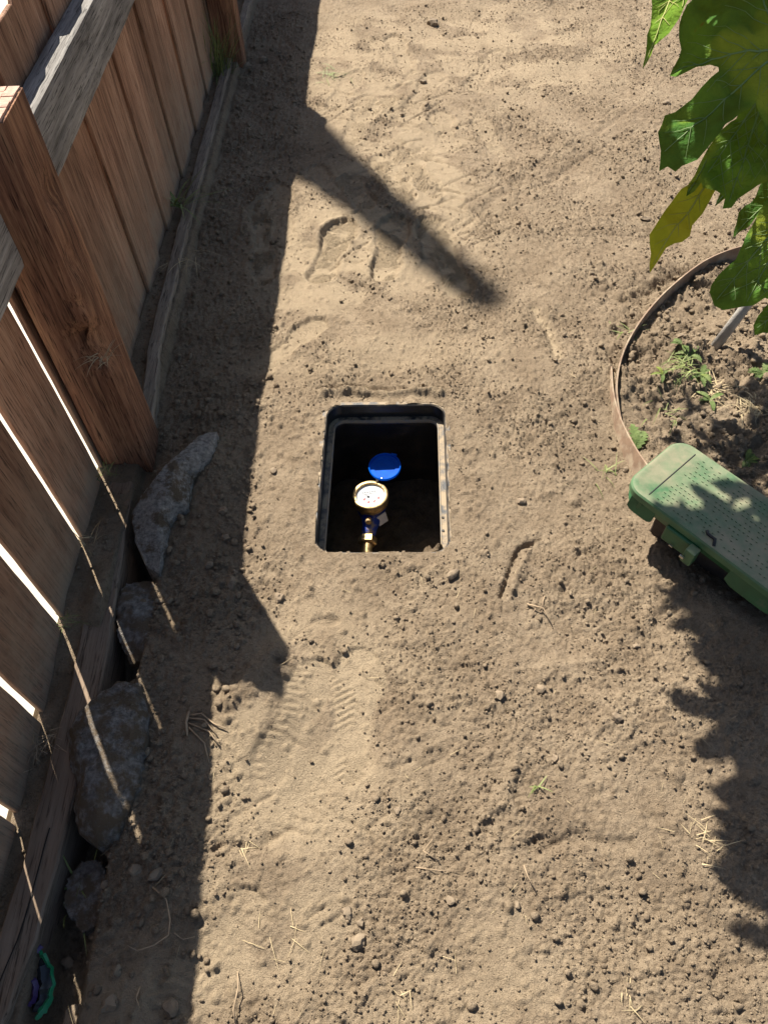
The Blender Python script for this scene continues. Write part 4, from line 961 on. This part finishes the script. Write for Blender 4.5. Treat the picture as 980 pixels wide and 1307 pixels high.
STRAW = plain('dry_straw', (.42, .33, .19), .8, 0, var=.3, scale=20)
ROOT = plain('pale_root', (.34, .25, .16), .9, 0, var=.25, scale=50)
GRASS = plain('green_grass', (.17, .20, .06), .7, 0, var=.35, scale=25)
def blade(mbd, p, d, L, w, curl, rnd):
    pts = []; d = Vector(d).normalized(); g = Vector((0, 0, -1)); q = Vector(p)
    for k in range(6):
        pts.append(q.copy()); q = q + d * L / 5; d = (d + g * curl / 5).normalized()
    side = d.cross(Vector((0, 0, 1)))
    side = side.normalized() if side.length > .01 else Vector((1, 0, 0))
    b = len(mbd.v)
    for k, r in enumerate(pts):
        ww = w * (1 - (k / 5) ** 2 * .9) / 2; mbd.v.append(tuple(r - side * ww)); mbd.v.append(tuple(r + side * ww + Vector((0, 0, ww * .5))))
    for k in range(5): mbd.f.append((b + 2 * k, b + 2 * k + 1, b + 2 * k + 3, b + 2 * k + 2))
def tuft(name, px, py, n_, L, w, mat, label, seed, spread=1.0, cat='grass', lift=.35, r=.02, pos=None):
    rnd = random.Random(seed); m_ = MB(); p = pos if pos else GG(px, py)
    for _ in range(n_):
        a = rnd.uniform(0, 2 * math.pi); d = (math.cos(a) * spread, math.sin(a) * spread, rnd.uniform(.05, lift * 2)); q = p + Vector((rnd.gauss(0, r), rnd.gauss(0, r), .003))
        blade(m_, q, d, L * rnd.uniform(.5, 1.2), w * rnd.uniform(.6, 1.2), rnd.uniform(.3, 1.2), rnd)
    return tag(m_.build(name, mat), label, cat)
tuft('dry_grass', 892, 1068, 20, .045, .0014, STRAW, 'tuft of dry straw beside the leaf shadow', 501, lift=.15, r=.018)
tuft('dry_grass', 428, 97, 22, .09, .003, GRASS, 'faded grass tuft at the top of the path', 502, lift=.2, r=.03)
tuft('dry_grass', 312, 1078, 7, .045, .0013, STRAW, 'pale straw sprig near the fence shadow edge', 503, lift=.2, r=.008)
tuft('dry_grass', 355, 1195, 9, .05, .0012, STRAW, 'thin dry straw near the lower left footprints', 504, lift=.1, r=.025)
tuft('dry_grass', 505, 1262, 6, .04, .0013, STRAW, 'short dry straw at the bottom of the path', 505, lift=.1, r=.012)
tuft('dry_grass', 808, 1275, 7, .03, .0018, STRAW, 'yellowish withered sprig at the lower right', 506, lift=.3, r=.008)
tuft('dry_grass', 685, 1005, 6, .03, .003, GRASS, 'tiny green seedling in the lower path', 507, lift=.4, r=.003)
tuft('grass_tuft', 282, 95, 80, .26, .005, GRASS, 'long green grass growing beside the far post', 508, spread=.35, lift=.9, r=.03)
tuft('grass_tuft', 246, 222, 22, .19, .008, GRASS, 'green grass blades growing over the far kick board', 509, spread=.9, lift=.7, r=.012, pos=Vector((-.712, 2.50, .01)))
tuft('grass_tuft', 262, 330, 16, .12, .003, STRAW, 'withered grass hanging over the far board edge', 510, spread=.8, lift=.3, r=.02, pos=Vector((-.66, 2.2, .0)))
for k, (yy, lab_) in enumerate(((1.262, 'little grass tuft at the foot of the post gap'), (1.045, 'dry grass tuft at the second fence gap'), (.832, 'green sprig at the third fence gap'))):
    tuft('grass_tuft', 0, 0, 16, .055, .002, GRASS if k != 1 else STRAW, lab_, 520 + k, spread=.8, lift=.6, r=.012, pos=Vector((-.722, yy, .035)))
tuft('grass_tuft', 80, 1110, 16, .09, .004, GRASS, 'grass growing in the dark gap between timber and boulder', 530, spread=.7, lift=.9, r=.02, pos=Vector((-.632, .30, -.05)))
tuft('dry_grass', 45, 955, 30, .05, .0016, ROOT, 'clump of fine dead grass behind the timber', 531, lift=.3, r=.02, pos=Vector((-.712, .56, .03)))
tuft('dry_grass', 118, 450, 18, .05, .0022, STRAW, 'wisps of straw caught in the post hollow', 532, spread=.8, lift=.3, r=.012, pos=Vector((-.628, 1.288, .385)))
for (px, py, n_, sd_, lab_, mt) in ((870, 470, 50, 540, 'cut grass wilting beside the tree stem', GRASS), (800, 405 + 20, 12, 541, 'short grass against the outside of the edging', GRASS), (905, 500, 60, 542, 'straw and wilted weeds in the middle of the bed', STRAW),
                                (960, 520, 70, 543, 'dry grass clippings at the right of the bed', STRAW), (850, 530, 14, 544, 'sparse wilted grass in the bed shadow', GRASS), (770, 600, 9, 545, 'little grass sprig outside the leaning edging', GRASS)):
    tuft('dry_grass' if mt is STRAW else 'grass_tuft', px, py, n_, .055, .0028, mt, lab_, sd_, lift=.25, r=.022)
# loose straw bits over the whole path: nobody could count them
rnd = random.Random(77); sb = MB()
for _ in range(280):
    x = rnd.uniform(-.6, 1.3); y_ = .02 + 4.2 * rnd.random() ** 1.6
    if box_sd(x, y_) < .03: continue
    a = rnd.uniform(0, 6.28); blade(sb, (x, y_, hz(x, y_) + .0035), (math.cos(a), math.sin(a), .12), rnd.uniform(.008, .038), rnd.uniform(.0004, .0010), rnd.uniform(0, .5), rnd)
tag(sb.build('straw_bits', STRAW), 'tiny bits of dry straw scattered on the soil', kind='stuff')
# roots
def root(pts, r, label, extra=(), name='root'):
    m_ = MB(); P = [GG(*p) + Vector((0, 0, .004 + (.01 if 0 < i < len(pts) - 1 else 0))) for i, p in enumerate(pts)]
    m_.tube(P, [r * (1 - .6 * i / len(P)) for i in range(len(P))], 6)
    for e in extra:
        Q = [GG(*p) + Vector((0, 0, .006)) for p in e]; m_.tube(Q, [r * .6 * (1 - .5 * i / len(Q)) for i in range(len(Q))], 5)
    return tag(m_.build(name, ROOT, smooth=True), label, 'root')
root([(242, 910), (240, 925), (240, 940)], .0035, 'tangled root stub in the shade above the lower footprints', [[(241, 918), (262, 920), (278, 940)], [(241, 924), (268, 935), (280, 952)], [(242, 930), (262, 950), (268, 975)], [(242, 915), (258, 912), (274, 925), (290, 932)]])
root([(196, 1133), (215, 1150), (220, 1175), (218, 1195), (200, 1208), (178, 1215), (168, 1224)], .0016, 'thin pale root curling over the shaded soil', [[(224, 1192), (235, 1200), (250, 1196)], [(176, 1214), (165, 1208), (155, 1216)]])
root([(180, 1260), (177, 1275), (180, 1288)], .0014, 'short pale rootlet at the lower left')
root([(672, 772), (692, 780), (704, 800)], .0018, 'dark twig lying right of the meter box', [[(690, 779), (694, 762)], [(684, 777), (676, 788)]], 'twig')
root([(560, 1100), (540, 1088), (552, 1072)], .0016, 'thin twig on the lower path', [[(530, 1108), (560, 1112), (592, 1112)]], 'twig')
root([(668, 1105), (672, 1120), (684, 1140)], .0014, 'thin straw stalk on the lower right path', [], 'straw_stalk')
root([(302, 1307), (300, 1290), (306, 1262), (304, 1240)], .0016, 'curved dry stem at the bottom left in sun', [], 'straw_stalk')
root([(322, 145), (334, 153), (343, 161)], .0016, 'pale twig in the shade of the far fence', [], 'twig')

# ---- weeds in the bed
WEED = leaf_mat('weed_leaf', (.08, .12, .045), (.14, .19, .07), (.22, .26, .12), (.24, .36, .05), (.22, .26, .06))
def weed(px, py, n_, L, label, seed, lobed=True, mat=WEED):
    rnd = random.Random(seed); p = GG(px, py); e = empty('weed', p, label, 'weed')
    for k in range(n_):
        a = rnd.uniform(0, 6.28) if n_ > 2 else math.radians(62 + 25 * k); l = L * rnd.uniform(.7, 1.15); d = Vector((math.cos(a), math.sin(a), 0)); s = Vector((-d.y, d.x, 0)); N = 12; vs, fs = [], []
        up_ = rnd.uniform(.25, .7)
        for i in range(N + 1):
            t = i / N; w = L * .17 * math.sin(math.pi * min(1, t * .92 + .06)) ** .8 * (1 if not lobed else (1.25 if i % 2 else .62))
            c = p + d * l * t + Vector((0, 0, .006 + l * up_ * (t - t * t * .95)))
            vs += [c - s * w + Vector((0, 0, w * .35)), c, c + s * w + Vector((0, 0, w * .35))]
        for i in range(N):
            b = 3 * i; fs += [(b, b + 1, b + 4, b + 3), (b + 1, b + 2, b + 5, b + 4)]
        mesh('leaf', vs, fs, mat, e, True)
    return e
weed(812, 575, 2, .085, 'toothed dandelion leaf between the edging and the green box', 601)
weed(870, 442, 5, .035, 'small leafy weed left of the tree stem', 602, False); weed(893, 480, 7, .045, 'pale weed below the tree stem', 603); weed(905, 512, 5, .04, 'wilted weed in the middle of the bed', 604, False)
weed(972, 478, 6, .05, 'pale green weed at the right edge of the bed', 605); weed(950, 590, 6, .04, 'pale weed by the upper edge of the green box', 606); weed(845, 480, 4, .03, 'little green weed near the middle of the bed', 607, False)
weed(880, 455, 6, .04, 'crumpled pale weed at the foot of the stem', 608)

# ---- scrap of green plastic packaging by the timber
GP = plain('green_film', (.015, .22, .09), .3, 0, var=.15); PP = plain('purple_film', (.06, .035, .12), .3, 0, var=.2); DP = plain('dark_film', (.03, .035, .04), .25, 0, var=.3)
pc = GG(52, 1252); scrap = empty('plastic_scrap', pc, 'crumpled green and purple plastic scrap beside the timber', 'plastic scrap')
def film(pix, w, mat, nm, z0, sag=.02):
    P = [Vector(G(*p, z0)) for p in pix]; vs, fs = [], []; rr_ = random.Random(len(pix) + int(pix[0][0]))
    Q = []
    for a, b in zip(P[:-1], P[1:]):
        for k in range(3): Q.append(a.lerp(b, k / 3) + Vector((rr_.gauss(0, .0012), rr_.gauss(0, .0012), rr_.gauss(0, .002))))
    Q.append(P[-1]); n_ = len(Q)
    for i, p in enumerate(Q):
        t = (Q[min(i + 1, n_ - 1)] - Q[max(i - 1, 0)]).normalized(); s = Vector((-t.y, t.x, 0)).normalized(); ww = float(np.interp(i / (n_ - 1), np.linspace(0, 1, len(w)), w))
        vs += [p - s * ww / 2 + Vector((0, 0, -sag * rr_.uniform(.3, 1))), p + Vector((0, 0, rr_.uniform(0, .003))), p + s * ww / 2 + Vector((0, 0, -sag * rr_.uniform(.2, .8)))]
    for i in range(n_ - 1):
        k = 3 * i; fs += [(k, k + 1, k + 4, k + 3), (k + 1, k + 2, k + 5, k + 4)]
    return autosmooth(mesh(nm, vs, fs, mat, scrap), 50)
film([(46, 1212), (57, 1221), (65, 1236), (67, 1256), (64, 1274), (55, 1288), (45, 1300)], [.006, .009, .006, .008, .010, .015, .008], GP, 'green_edge', .004, .008)
film([(41, 1226), (40, 1240), (39, 1252)], [.004, .006, .004], GP, 'green_edge', .0, .006)
film([(36, 1248), (42, 1256), (44, 1272), (36, 1284)], [.010, .014, .010, .006], PP, 'purple_edge', .0, .01)
film([(46, 1204), (52, 1213)], [.010, .012], PP, 'purple_edge', .006, .006)
film([(48, 1222), (53, 1236), (54, 1256), (50, 1276), (43, 1292)], [.010, .030, .036, .030, .012], DP, 'film', -.008, .02)
